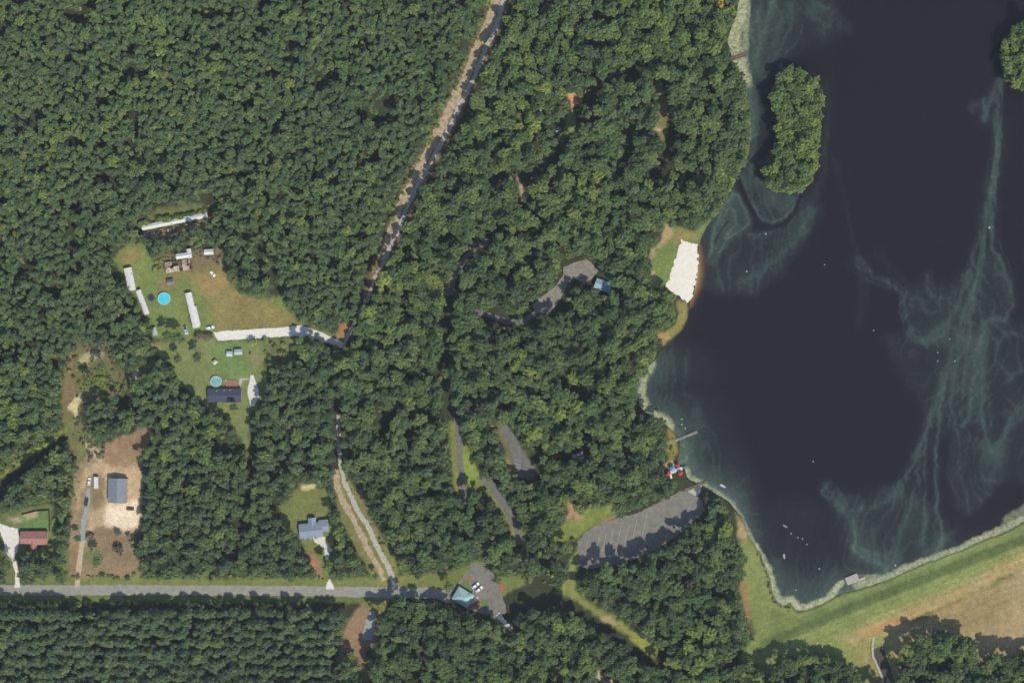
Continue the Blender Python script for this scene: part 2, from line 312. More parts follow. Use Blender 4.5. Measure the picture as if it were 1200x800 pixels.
    ([(665, 112), (672, 108), (680, 120), (670, 126)], srgb(206, 160, 124), 2, 3),
    ([(664, 130), (672, 128), (676, 150), (668, 158), (660, 152)], srgb(120, 128, 72), 2, 4),
    ([(768, 96), (774, 98), (782, 124), (782, 160), (776, 166), (766, 152), (772, 140), (772, 116)], srgb(120, 118, 76), 2, 4),
    ([(766, 148), (778, 150), (774, 154), (767, 153)], srgb(176, 168, 130), 2, 3),
    ([(606, 207), (611, 212), (618, 232), (614, 236), (608, 222)], srgb(166, 152, 128), 1.5, 3),
    ([(548, 290), (556, 284), (572, 282), (570, 290), (552, 296)], srgb(140, 130, 84), 2, 4),
    ([(522, 330), (530, 322), (532, 345), (523, 346)], srgb(130, 124, 92), 2, 4),
    ([(838, 0), (848, -2), (848, 8), (840, 8)], srgb(196, 166, 84), 2, 3),
    ([(1018, 745), (1026, 744), (1034, 770), (1040, 805), (1024, 805), (1018, 780), (1000, 776), (1004, 756)], srgb(138, 136, 82), 4, 5),
    ([(1056, 765), (1064, 758), (1080, 748), (1100, 744), (1128, 744), (1139, 752), (1144, 784), (1156, 773), (1200, 766), (1400, 762), (1400, 900), (1053, 900)], G_FLOOR, 2, 4),
    ([(820, 900), (840, 797), (886, 792), (914, 784), (950, 776), (1000, 794), (1008, 900)], G_FLOOR, 2, 4),
]
# openings in the canopy
_KEEP_WOODED = {(1056, 765), (820, 900), (866, 610), (905, 712), (985, 748), (1055, 745), (1010, 742), (1060, 728), (1085, 728), (-60, 600), (838, 262), (752, 425)}
CLEAR = [c[0] for c in COVERS if c[0][0] not in _KEEP_WOODED] + [BEACH, [(-60, 600), (0, 604), (28, 594), (60, 590), (64, 622), (68, 640), (60, 647), (24, 647), (23, 684), (14, 684), (4, 650), (-60, 640)]]
CLEAR += [
    [(852, 590), (866, 592), (884, 625), (905, 655), (925, 705), (1200, 605), (1400, 500), (1400, 757), (1200, 761), (1165, 766), (1152, 770), (1146, 776), (1141, 746), (1128, 739), (1100, 738), (1078, 744), (1060, 753), (1048, 768), (1044, 806), (1014, 806), (1006, 784), (984, 770), (952, 760), (930, 766), (914, 770), (900, 784), (886, 776), (870, 772), (846, 782), (838, 778), (866, 766), (884, 748), (882, 722), (870, 700), (876, 660), (862, 630)],
    [(-80, 683), (200, 684), (460, 680), (520, 682), (552, 660), (578, 664), (592, 700), (606, 690), (640, 684), (662, 690), (690, 700), (735, 732), (776, 762), (780, 775), (770, 782), (752, 778), (720, 748), (690, 730), (665, 714), (640, 714), (612, 716), (598, 724), (606, 742), (600, 748), (580, 728), (556, 722), (530, 712), (515, 706), (490, 700), (458, 698), (452, 706), (446, 712), (400, 712), (200, 711), (-80, 710)],
    [(676, 632), (700, 612), (745, 599), (775, 586), (800, 572), (830, 566), (840, 578), (832, 592), (824, 606), (806, 620), (790, 632), (770, 645), (745, 656), (722, 664), (700, 668), (684, 676), (676, 690), (668, 680), (668, 650)],
    [(-80, 620), (-80, 600), (0, 556), (40, 522), (66, 503), (84, 505), (84, 516), (50, 538), (24, 558), (4, 580), (-30, 600)],
    [(594, 498), (606, 512), (616, 528), (630, 548), (630, 564), (618, 566), (604, 562)],
    [(656, 306), (686, 300), (700, 308), (706, 318), (714, 326), (720, 338), (712, 344), (698, 340), (680, 336), (668, 332), (664, 350), (656, 368), (640, 378), (620, 384), (600, 386), (575, 380), (556, 370), (556, 360), (580, 366), (606, 370), (622, 356), (644, 342), (654, 326)],
    [(444, 482), (458, 478), (466, 484), (458, 498), (450, 512), (443, 502)], [(476, 500), (488, 498), (490, 512), (480, 518)],
    [(588, 712), (592, 700), (612, 688), (640, 690), (640, 706), (620, 712), (604, 716)],
    [(560, 582), (566, 590), (568, 600), (560, 606), (556, 596)], [(505, 630), (512, 640), (520, 650), (514, 656), (506, 646)],
    [(648, 146), (660, 146), (660, 160), (650, 160)], [(650, 530), (688, 528), (688, 536), (670, 542), (652, 538)], [(693, 362), (704, 362), (704, 370), (693, 370)],
    [(1018, 742), (1052, 742), (1050, 806), (1016, 806)],
    [(785, 540), (805, 545), (812, 562), (830, 570), (800, 576), (786, 572), (780, 556)],
]
LINES = [  # linear openings: points, half width
    ([(605, -40), (588, 0), (580, 30), (566, 56), (554, 86), (539, 118), (525, 146), (509, 175), (500, 192), (486, 218), (472, 245), (466, 263)], 14),
    ([(464, 262), (456, 282), (446, 304), (436, 325), (431, 347)], 8), ([(431, 347), (420, 366)], 3.5), ([(412, 382), (404, 402)], 5),
    ([(397, 468), (396, 520), (396, 548), (400, 568)], 4),
    ([(400, 560), (412, 584), (426, 612), (440, 640), (452, 662), (458, 686)], 11),
    ([(293, 470), (294, 500), (295, 540), (293, 573), (284, 610), (274, 655)], 2.0),
    ([(572, 278), (554, 290), (543, 304), (533, 324), (527, 345), (526, 368), (525, 384)], 4.6),
    ([(524, 395), (522, 420), (516, 440)], 4), ([(524, 446), (523, 482)], 4.5), ([(530, 480), (528, 495)], 5),
    ([(748, 84), (716, 92), (700, 106), (690, 118)], 5.5), ([(678, 132), (668, 156), (652, 182), (634, 200), (618, 206)], 5),
    ([(776, 100), (780, 130), (786, 150), (786, 178), (766, 206)], 5.5), ([(741, 146), (738, 168), (731, 190), (727, 204)], 5),
    ([(612, 206), (618, 236)], 5), ([(592, 205), (580, 215)], 3), ([(612, 278), (640, 262)], 3.5), ([(672, 140), (690, 142)], 4.5), ([(515, 280), (530, 280)], 4),
    ([(730, 292), (748, 276)], 3), ([(610, 640), (640, 660), (680, 650)], 4), ([(500, 600), (512, 620)], 2.5), ([(620, 300), (610, 312)], 4),
    ([(792, 362), (800, 372)], 5), ([(166, 264), (243, 250)], 7), ([(655, 440), (690, 470)], 3), ([(690, 455), (700, 440)], 4), ([(240, 700), (240, 701)], 1),
    ([(18, 648), (20, 682)], 4), ([(92, 480), (100, 505), (108, 520)], 6), ([(60, 700), (60, 701)], 1),
]
GRID_X0, GRID_Y0, GRID_W, GRID_H = -90, -90, 1380, 980
gx, gy = np.meshgrid(np.arange(GRID_W) + GRID_X0 + 0.5, np.arange(GRID_H) + GRID_Y0 + 0.5)
def raster(polys):
    m = np.zeros(gx.shape, bool)
    for p in polys:
        xs = [q[0] for q in p]; ys = [q[1] for q in p]
        a0 = max(0, int(min(ys)) - GRID_Y0 - 1); a1 = min(GRID_H, int(max(ys)) - GRID_Y0 + 2)
        b0 = max(0, int(min(xs)) - GRID_X0 - 1); b1 = min(GRID_W, int(max(xs)) - GRID_X0 + 2)
        if a1 > a0 and b1 > b0: m[a0:a1, b0:b1] |= inside(gx[a0:a1, b0:b1], gy[a0:a1, b0:b1], p)
    return m
clear_m = raster(CLEAR)
for pts, hw in LINES:
    xs = [q[0] for q in pts]; ys = [q[1] for q in pts]
    a0 = max(0, int(min(ys) - hw) - GRID_Y0 - 1); a1 = min(GRID_H, int(max(ys) + hw) - GRID_Y0 + 2)
    b0 = max(0, int(min(xs) - hw) - GRID_X0 - 1); b1 = min(GRID_W, int(max(xs) + hw) - GRID_X0 + 2)
    clear_m[a0:a1, b0:b1] |= dist_line(gx[a0:a1, b0:b1], gy[a0:a1, b0:b1], pts) < hw
lake_m = raster([LAKE]); isle_m = raster([ISLE, ISLE2]); lake_m &= ~isle_m
def distmap(m, n=14):
    d = np.where(m, 0, n).astype(float); cur = m.copy()
    for i in range(1, n):
        nx = cur.copy(); nx[1:] |= cur[:-1]; nx[:-1] |= cur[1:]; nx[:, 1:] |= cur[:, :-1]; nx[:, :-1] |= cur[:, 1:]
        if i % 2 == 0:
            nx[1:, 1:] |= cur[:-1, :-1]; nx[:-1, :-1] |= cur[1:, 1:]; nx[1:, :-1] |= cur[:-1, 1:]; nx[:-1, 1:] |= cur[1:, :-1]
        d[nx & ~cur] = i; cur = nx
    return d
plant_m = raster([[(-90, 712), (401, 713), (404, 730), (398, 752), (390, 770), (400, 790), (404, 900), (-90, 900)]]); wn_map = fbm(gx, gy, 60, 901, 3); gap_map = fbm(gx, gy, 17, 951, 3)
d_clear = distmap(clear_m); d_lake = distmap(lake_m)

# ================================================================== GROUND (one sheet to the horizon, shore bank, dam)
def axis(lo, hi, step, far):
    a = list(np.arange(lo, hi + 0.01, step)); return np.array([-far, -far * .5, -far * .25, lo - 120, lo - 40] + a + [hi + 40, hi + 120, far * .25, far * .5, far])
AX = axis(-350, 350, 1.0, 6000.0); AY = axis(-245, 245, 1.0, 6000.0)
vx, vy = np.meshgrid(AX, AY); vx = vx.ravel(); vy = vy.ravel()
mx, my = vx / S + 600, 400 - vy / S
lake_sd = np.full(mx.shape, -9.0)
sel = (mx > 700); lake_sd[sel] = sdist(mx[sel], my[sel], LAKE)
for isl in (ISLE, ISLE2):
    s2 = (mx > min(p[0] for p in isl) - 30) & (my > min(p[1] for p in isl) - 30) & (my < max(p[1] for p in isl) + 30) & (mx < max(p[0] for p in isl) + 30)
    lake_sd[s2] = np.minimum(lake_sd[s2], -sdist(mx[s2], my[s2], isl))
lake_sd += (fbm(mx, my, 9, 90, 3) - 0.5) * 3.0
hz = -np.clip(lake_sd * S * 0.55, 0, 1.2)
# dam: flat berm at the water, steep bank facing the lake, crest, long gentle back slope
dd = dist_line(mx, my, DAM_AXIS); below = np.interp(mx, [p[0] for p in DAM_AXIS], [p[1] for p in DAM_AXIS])
sgn = np.where(my > below, 1.0, -1.0); u = dd * sgn
taper = sstep(872, 925, mx)
hz += np.where((mx > 850) & (my > 560), taper * 2.0 * sstep(-7, 6, u) * (1 - sstep(14, 60, u)), 0)
nxv, nyv = len(AX), len(AY)
gc = np.tile(np.array(G_FLOOR), (len(mx), 1))
wxn = mx + (fbm(mx, my, 6, 31, 3) - 0.5) * 4; wyn = my + (fbm(mx, my, 6, 41, 3) - 0.5) * 4
floor_n = fbm(mx, my, 20, 3, 4)[:, None]
gc = gc * (0.75 + 0.5 * floor_n)
for k, (poly, c, fe, na) in enumerate(COVERS):
    x0 = min(p[0] for p in poly) - 12; x1 = max(p[0] for p in poly) + 12; y0 = min(p[1] for p in poly) - 12; y1 = max(p[1] for p in poly) + 12
    s3 = np.where((mx > x0) & (mx < x1) & (my > y0) & (my < y1))[0]
    if len(s3) == 0: continue
    dsd = sdist(wxn[s3], wyn[s3], poly) + (fbm(mx[s3], my[s3], 5, 200 + k, 3) - 0.5) * na
    a = sstep(-fe, fe, dsd)[:, None]
    gc[s3] = gc[s3] * (1 - a) + np.array(c) * a
# field mowing lines, worn patches
inf = inside(mx, my, [(225, 325), (262, 310), (285, 348), (345, 375), (350, 384), (240, 388)])
gc[inf] *= (1 + 0.05 * np.sin(my[inf] * 1.5 + 3 * fbm(mx[inf], my[inf], 40, 77, 2)))[:, None]
dm_ = (mx > 890) & (my > 600) & (lake_sd < -3) & (u < 70)
gc[dm_] *= (1 + .06 * np.sin(u[dm_] * .9 + 2.5 * fbm(mx[dm_], my[dm_], 50, 78, 2)))[:, None]
drift = fbm(mx, my, 26, 51, 4)[:, None]; drift2 = fbm(mx, my, 7, 61, 3)[:, None]
gc = gc * (0.84 + 0.32 * drift) * (0.86 + 0.28 * drift2)
warm = (fbm(mx, my, 15, 71, 3) - 0.5)[:, None]
gc = gc * (1 + warm * np.array([0.12, 0.03, -0.08])) * np.array([1.12, 1.05, 0.97])
wet = sstep(-2.5, 1.0, lake_sd)[:, None]; gc = gc * (1 - wet) + gc * wet * np.array([0.62, 0.6, 0.6])
me = bpy.data.meshes.new('ground')
idx = np.arange(nxv * nyv).reshape(nyv, nxv)
quads = np.stack([idx[:-1, :-1], idx[:-1, 1:], idx[1:, 1:], idx[1:, :-1]], -1).reshape(-1, 4)
def grid_mesh(me, X, Y, Z, quads):
    me.vertices.add(len(X)); me.vertices.foreach_set('co', np.stack([X, Y, Z], 1).astype(np.float32).ravel())
    me.loops.add(len(quads) * 4); me.loops.foreach_set('vertex_index', quads.ravel().astype(np.int32))
    me.polygons.add(len(quads)); me.polygons.foreach_set('loop_start', (np.arange(len(quads)) * 4).astype(np.int32))
    me.update(calc_edges=True); me.validate()
    me.polygons.foreach_set('use_smooth', np.ones(len(me.polygons), bool))
grid_mesh(me, vx, vy, hz, quads)
ca = me.color_attributes.new('cover', 'FLOAT_COLOR', 'POINT')
ca.data.foreach_set('color', np.concatenate([np.clip(gc, 0, 1), np.ones((len(gc), 1))], 1).astype(np.float32).ravel())
def ground_mat():
    m = bpy.data.materials.new('ground_cover'); m.use_nodes = True; nt = m.node_tree; b = nt.nodes['Principled BSDF']
    b.inputs['Roughness'].default_value = 0.95; b.inputs['Specular IOR Level'].default_value = 0.05
    at = nt.nodes.new('ShaderNodeVertexColor'); at.layer_name = 'cover'
    tc = nt.nodes.new('ShaderNodeTexCoord'); prev = at.outputs[0]
    for sc_, lo, hi in ((0.35, 0.74, 1.26), (1.4, 0.6, 1.4)):
        nz = nt.nodes.new('ShaderNodeTexNoise'); nz.inputs['Scale'].default_value = sc_; nz.inputs['Detail'].default_value = 5; nz.inputs['Roughness'].default_value = 0.65
        nt.links.new(tc.outputs['Object'], nz.inputs['Vector'])
        mr = nt.nodes.new('ShaderNodeMapRange'); mr.inputs['From Min'].default_value = 0.25; mr.inputs['From Max'].default_value = 0.75
        mr.inputs['To Min'].default_value = lo; mr.inputs['To Max'].default_value = hi; nt.links.new(nz.outputs['Fac'], mr.inputs['Value'])
        hs = nt.nodes.new('ShaderNodeHueSaturation'); nt.links.new(mr.outputs[0], hs.inputs['Value']); nt.links.new(prev, hs.inputs['Color']); prev = hs.outputs[0]
    nt.links.new(prev, b.inputs['Base Color'])
    bp = nt.nodes.new('ShaderNodeBump'); bp.inputs['Strength'].default_value = 0.5; bp.inputs['Distance'].default_value = 0.25
    nt.links.new(nz.outputs['Fac'], bp.inputs['Height']); nt.links.new(bp.outputs[0], b.inputs['Normal'])
    return m
me.materials.append(ground_mat())
ground = bpy.data.objects.new('ground', me); col.objects.link(ground)
tag(ground, 'ground of lawns, bare dirt and forest floor round the lake', 'ground', kind='structure')

# ================================================================== LAKE with floating algae
LXA = np.concatenate([np.arange(66, 342, 0.75), [380, 460, 600, 900]]); LYA = np.concatenate([[-420, -300, -200], np.arange(-170, 240, 0.75), [280, 340]])
lx, ly = np.meshgrid(LXA, LYA); lnx, lny = len(LXA), len(LYA); lx = lx.ravel(); ly = ly.ravel()
px, py = lx / S + 600, 400 - ly / S
wxl = px + (fbm(px, py, 22, 501, 3) - 0.5) * 12 + (fbm(px, py, 6, 511, 2) - 0.5) * 4
wyl = py + (fbm(px, py, 22, 521, 3) - 0.5) * 12 + (fbm(px, py, 6, 531, 2) - 0.5) * 4
alg = np.zeros(px.shape); shore = np.maximum(sdist(px, py, LAKE), 0)
STREAKS = [  # polyline, width, strength
    ([(1180, 60), (1172, 110), (1172, 160), (1166, 200), (1163, 260), (1165, 290), (1173, 310), (1183, 330), (1185, 360), (1178, 375), (1165, 371), (1155, 378), (1148, 400), (1143, 430), (1137, 470), (1134, 490), (1128, 501)], 3.0, .42),
    ([(1128, 501), (1119, 494), (1114, 476), (1116, 450), (1122, 420)], 2.5, .35),
    ([(1168, 160), (1160, 230), (1152, 290), (1142, 330), (1130, 370), (1118, 410), (1108, 440), (1092, 485), (1076, 530), (1060, 560), (1046, 580)], 3, .34),
    ([(1172, 150), (1156, 240), (1148, 300), (1140, 345), (1138, 380), (1132, 420), (1128, 460)], 3, .30),
    ([(1164, 200), (1150, 260), (1138, 310), (1126, 345), (1114, 372), (1100, 387), (1085, 396), (1073, 393), (1065, 381), (1060, 362), (1055, 341), (1045, 333), (1022, 325), (1010, 302)], 3.2, .30), ([(1010, 302), (1000, 280), (986, 230), (976, 180)], 4, .12),
    ([(1085, 320), (1090, 340), (1098, 352), (1112, 350)], 3, .25),
    ([(1110, 440), (1100, 480), (1096, 520), (1095, 560), (1098, 590), (1103, 622), (1100, 642)], 2.0, .55),
    ([(1104, 450), (1088, 490), (1084, 530), (1083, 580), (1085, 610), (1080, 640)], 1.8, .42),
    ([(1098, 470), (1080, 520), (1075, 560), (1068, 590), (1060, 620), (1050, 646), (1035, 650)], 2.2, .45),
    ([(1065, 560), (1045, 582), (1025, 592), (1000, 600)], 4, .25),
    ([(1150, 400), (1150, 440), (1150, 475), (1154, 510), (1164, 530), (1170, 520)], 3, .35), ([(1165, 530), (1174, 515), (1188, 490), (1205, 470)], 3, .36),
    ([(1205, 430), (1185, 440), (1172, 430), (1168, 400), (1178, 390), (1200, 395)], 3, .22),
    ([(965, 570), (985, 592), (1000, 615), (1005, 640), (1022, 646), (1034, 652), (1048, 660), (1052, 650)], 2.5, .42),
    ([(1000, 640), (1008, 648), (1030, 660), (1040, 668), (1046, 660)], 3.5, .5), ([(1094, 650), (1102, 640), (1104, 630)], 5, .55),
    ([(866, 203), (872, 215), (879, 235), (892, 256), (905, 260), (920, 256), (927, 245), (935, 228)], 1.3, .6),
    ([(857, 224), (866, 232), (875, 250), (877, 262), (866, 272), (852, 280), (842, 296)], 1.3, .7),
    ([(832, 300), (834, 284), (840, 262), (850, 240), (860, 226)], 1.8, .75), ([(838, 292), (844, 272), (852, 262)], 1.3, .55), ([(836, 290), (840, 276), (848, 262), (850, 250), (856, 244), (862, 250), (862, 262), (852, 274), (846, 290)], 1.6, .45),
    ([(855, 275), (880, 275), (900, 272), (915, 266), (935, 240)], 2, .3), ([(870, 330), (890, 322), (915, 300), (935, 280), (950, 250)], 6, .24),
    ([(880, 340), (895, 315), (920, 285), (940, 245)], 9, .16),
    ([(1153, 140), (1162, 120), (1172, 90)], 5, .3), ([(1140, 125), (1152, 120), (1160, 135), (1168, 150)], 6, .28),
    ([(885, 10), (880, 40), (878, 70), (880, 120), (884, 160)], 4, .5), ([(905, 0), (892, 40), (884, 80)], 8, .42), ([(940, 10), (970, 10), (990, 30)], 12, .16), ([(925, 10), (905, 50), (892, 80)], 9, .22),
    ([(876, 196), (888, 214), (905, 232), (925, 240)], 9, .26), ([(965, 100), (972, 140), (966, 190), (958, 225)], 6, .2),
    ([(805, 535), (801, 538), (797, 541)], 1.6, .9), ([(803, 520), (805, 535), (812, 552), (822, 566), (840, 576), (860, 590)], 4, .4),
    ([(1000, 300), (1012, 340), (1008, 380)], 8, .12), ([(1030, 300), (1060, 330)], 10, .10),
]
for pts, w, s_ in list(STREAKS):      # bundles of fine threads beside the broad streams
    if w >= 2.4 and s_ >= .24:
        for k in range(5):
            off = random.uniform(-9, 9); ph = random.random() * 6; th = []
            for i in range(len(pts)):
                a = pts[max(0, i - 1)]; b = pts[min(len(pts) - 1, i + 1)]; L = math.hypot(b[0] - a[0], b[1] - a[1]) + 1e-6; o_ = off * (.55 + .6 * math.sin(ph + i * .9))
                th.append((pts[i][0] - (b[1] - a[1]) / L * o_, pts[i][1] + (b[0] - a[0]) / L * o_))
            STREAKS.append((th, random.uniform(.8, 1.3), s_ * random.uniform(.55, .95)))
for pts, w, s_ in STREAKS:
    x0 = min(p[0] for p in pts) - 5 * w - 14; x1 = max(p[0] for p in pts) + 5 * w + 14; y0 = min(p[1] for p in pts) - 5 * w - 14; y1 = max(p[1] for p in pts) + 5 * w + 14
    q = np.where((px > x0) & (px < x1) & (py > y0) & (py < y1))[0]
    warp = 0.45 if w < 2 else 1.0
    d = dist_line(px[q] + (wxl[q] - px[q]) * warp, py[q] + (wyl[q] - py[q]) * warp, pts)
    f = 0.62 * np.exp(-(d / (w * .85)) ** 2) + 0.24 * np.exp(-(d / (w * 4.0)) ** 2)
    fil = np.clip(0.15 + 1.7 * fbm(px[q] * 1.7, py[q] * 0.4, 7, 610, 4), .2, 1.6)
    f = f * s_ * fil * (.95 if w < 2 and pts[0][0] < 960 else .7 if s_ < .5 else .85); alg[q] = np.maximum(alg[q], f) + 0.2 * np.minimum(alg[q], f)
WASH = [([(1060, 345), (1120, 330), (1165, 300), (1180, 340), (1175, 380), (1150, 410), (1120, 400), (1085, 395)], .20, 16), ([(1118, 505), (1140, 518), (1166, 530), (1180, 520), (1172, 560), (1150, 592), (1132, 602), (1118, 590), (1112, 555)], .26, 10),
        ([(980, 590), (1055, 575), (1090, 600), (1085, 640), (1050, 652), (1005, 645)], .24, 16), ([(1040, 400), (1110, 390), (1145, 400), (1140, 470), (1110, 500), (1080, 470), (1055, 430)], .17, 18), ([(1130, 400), (1200, 380), (1200, 560), (1160, 560), (1140, 480)], .17, 16),
        ([(868, 205), (930, 228), (925, 250), (895, 258), (880, 240)], .22, 5), ([(845, 248), (860, 228), (876, 250), (876, 264), (850, 280)], .34, 6), ([(826, 275), (840, 255), (860, 280), (920, 262), (950, 230), (960, 250), (920, 310), (880, 340), (845, 340), (830, 330)], .20, 14),
        ([(880, 0), (960, -10), (985, 30), (930, 60), (890, 90), (876, 70)], .20, 20), ([(870, 100), (885, 90), (888, 150), (882, 190), (874, 180)], .26, 6), ([(985, 610), (1020, 640), (1000, 680), (930, 700), (905, 670), (890, 640), (880, 610), (930, 590)], .12, 26)]
for poly, s_, fe in WASH:
    s_ *= .68
    d = sdist(wxl, wyl, poly); alg += s_ * sstep(-fe, fe * 0.4, d) * (0.35 + 1.1 * fbm(px * 1.2, py * 0.55, 18, 700, 4))
south = sstep(395, 440, py) * sstep(905, 860, px) + sstep(640, 690, py)
alg += 0.46 * np.exp(-shore / 9) * np.clip(south, 0, 1) + 0.46 * np.exp(-shore / 30) * np.clip(south, 0, 1) + 0.1 * np.exp(-shore / 20)
alg = alg / (1 + .75 * alg)
chn = dist_line(px + (wxl - px) * .3, py + (wyl - py) * .3, [(864, 205), (871, 224), (881, 246), (890, 263), (905, 267), (919, 263), (931, 249), (937, 230)]); alg *= 1 - .9 * np.exp(-(chn / 3.2) ** 2)
dark2 = dist_line(px, py, [(838, 284), (846, 268), (853, 260)]); alg *= 1 - .75 * np.exp(-(dark2 / 1.6) ** 2)
F = 9 * fbm(wxl * 1.2, wyl * .6, 80, 640, 3) + wxl * .06 + 1.0 * fbm(px, py, 24, 650, 2)
curl = (1 - np.abs(2 * (F - np.floor(F)) - 1)) ** 5
alg += sstep(.03, .16, alg) * sstep(.5, .2, alg) * curl * .10 - .05 * sstep(.05, .2, alg) * (1 - curl) * fbm(px, py, 12, 660, 3)
# thick mats close to the bank
mat_f = np.zeros(px.shape)
def mat_band(pts, w, s_):
    global mat_f
    d = dist_line(px + (wxl - px) * .4, py + (wyl - py) * .4, pts); n = fbm(px, py, 5, 801, 3)
    mat_f = np.maximum(mat_f, s_ * sstep(1.0, 0.35, d / (w * (0.6 + 0.8 * n))))
mat_band([(866, -30), (869, 0), (868, 20), (862, 38), (860, 52), (864, 66), (869, 80), (872, 96)], 12, .95); mat_band([(876, 0), (874, 40), (873, 80)], 5, .6)
mat_band([(764, 428), (757, 438), (752, 450), (751, 462), (756, 474), (764, 484), (775, 491), (786, 500)], 7.5, .9)
mat_band([(803, 550), (808, 560), (818, 565), (826, 571)], 6, .7); mat_band([(832, 574), (846, 582), (858, 592), (868, 606), (876, 622), (884, 640)], 4.2, .6)
mat_band([(884, 640), (894, 652), (902, 666), (906, 684), (911, 700), (920, 706)], 5.5, .85); mat_band([(918, 706), (928, 702), (936, 712), (946, 712), (960, 706), (972, 700), (979, 690), (986, 683)], 5.5, .95)
mat_band([(1004, 686), (1030, 680), (1055, 670), (1080, 659), (1110, 648), (1140, 636), (1165, 625), (1190, 612), (1210, 602)], 6.0, .75); mat_band([(1180, 612), (1200, 596)], 9, .35)
mat_band([(1006, 678), (1030, 676)], 5, .5)
shal = np.clip(1 - np.abs(py - 322) / 42, 0, 1) ** 0.4 * np.exp(-np.maximum(px - np.interp(py, [280, 300, 320, 336, 350, 365], [817, 817, 816, 814, 809, 806]), 0) / 6.5) * (py > 278) * (py < 366)
lm = bpy.data.meshes.new('lake'); idl = np.arange(lnx * lny).reshape(lny, lnx)
ql = np.stack([idl[:-1, :-1], idl[:-1, 1:], idl[1:, 1:], idl[1:, :-1]], -1).reshape(-1, 4)
grid_mesh(lm, lx, ly, np.full(lx.shape, -0.30), ql)
for nm, arr in (('algae', alg), ('scum', mat_f), ('shallow', shal)):
    at = lm.attributes.new(nm, 'FLOAT', 'POINT'); at.data.foreach_set('value', np.clip(arr, 0, 1).astype(np.float32))
def lake_mat():
    m = bpy.data.materials.new('lake_water'); m.use_nodes = True; nt = m.node_tree; b = nt.nodes['Principled BSDF']
    tc = nt.nodes.new('ShaderNodeTexCoord'); L = nt.links
    def attr(n):
        a = nt.nodes.new('ShaderNodeAttribute'); a.attribute_name = n; return a.outputs['Fac']
    def noise(scale, det=5, vec=None):
        z = nt.nodes.new('ShaderNodeTexNoise'); z.inputs['Scale'].default_value = scale; z.inputs['Detail'].default_value = det; z.inputs['Roughness'].default_value = 0.6
        L.new(vec or tc.outputs['Object'], z.inputs['Vector']); return z.outputs['Fac']
    def mapr(v, a, b_, c, d):
        r = nt.nodes.new('ShaderNodeMapRange'); r.inputs['From Min'].default_value = a; r.inputs['From Max'].default_value = b_; r.inputs['To Min'].default_value = c; r.inputs['To Max'].default_value = d
        L.new(v, r.inputs['Value']); return r.outputs[0]
    def mul(a, b_):
        r = nt.nodes.new('ShaderNodeMath'); r.operation = 'MULTIPLY'; L.new(a, r.inputs[0]); L.new(b_, r.inputs[1]); r.use_clamp = True; return r.outputs[0]
    def mix(f, a, b_):
        r = nt.nodes.new('ShaderNodeMix'); r.data_type = 'RGBA'; L.new(f, r.inputs[0])
        for s_, v in ((6, a), (7, b_)):
            if isinstance(v, tuple): r.inputs[s_].default_value = (*v, 1)
            else: L.new(v, r.inputs[s_])
        return r.outputs[2]
    deep = mix(mapr(noise(0.02, 3), .4, .6, 0, 1), srgb(30, 25, 27), srgb(29, 27, 26))
    a = mul(attr('algae'), mapr(noise(0.5, 6), .3, .7, .75, 1.25))
    rp = nt.nodes.new('ShaderNodeValToRGB'); el = rp.color_ramp.elements
    el[0].position = 0; el[0].color = (*srgb(42, 43, 44), 1); el[1].position = 1; el[1].color = (*srgb(140, 152, 122), 1)
    e = el.new(0.3); e.color = (*srgb(58, 68, 61), 1); e = el.new(0.6); e.color = (*srgb(86, 99, 86), 1)
    L.new(a, rp.inputs[0])
    c = mix(mapr(a, 0.02, .22, 0, 1), deep, rp.outputs[0])
    sh = nt.nodes.new('ShaderNodeValToRGB'); el = sh.color_ramp.elements
    el[0].position = .12; el[0].color = (*srgb(58, 48, 46), 1); el[1].position = 1; el[1].color = (*srgb(178, 166, 118), 1)
    e = el.new(.4); e.color = (*srgb(116, 84, 58), 1); e = el.new(.62); e.color = (*srgb(142, 122, 66), 1)
    L.new(attr('shallow'), sh.inputs[0]); c = mix(mapr(attr('shallow'), .08, .3, 0, 1), c, sh.outputs[0])
    sc_ = mul(attr('scum'), mapr(noise(0.7, 6), .32, .62, .35, 1.15))
    c = mix(sc_, c, mix(mapr(noise(0.3, 4), .35, .65, 0, 1), srgb(156, 162, 118), srgb(190, 188, 144)))
    L.new(c, b.inputs['Base Color'])
    b.inputs['IOR'].default_value = 1.33; b.inputs['Specular IOR Level'].default_value = 0.25
    L.new(mapr(sc_, 0, .5, .16, .8), b.inputs['Roughness'])
    bp = nt.nodes.new('ShaderNodeBump'); bp.inputs['Strength'].default_value = 0.12; bp.inputs['Distance'].default_value = 0.05
    L.new(noise(1.6, 3), bp.inputs['Height']); L.new(bp.outputs[0], b.inputs['Normal'])
    return m
lm.materials.append(lake_mat())
lake = bpy.data.objects.new('lake', lm); col.objects.link(lake)
tag(lake, 'dark lake with pale green algae swirls and scum along its shore', 'lake', kind='structure')

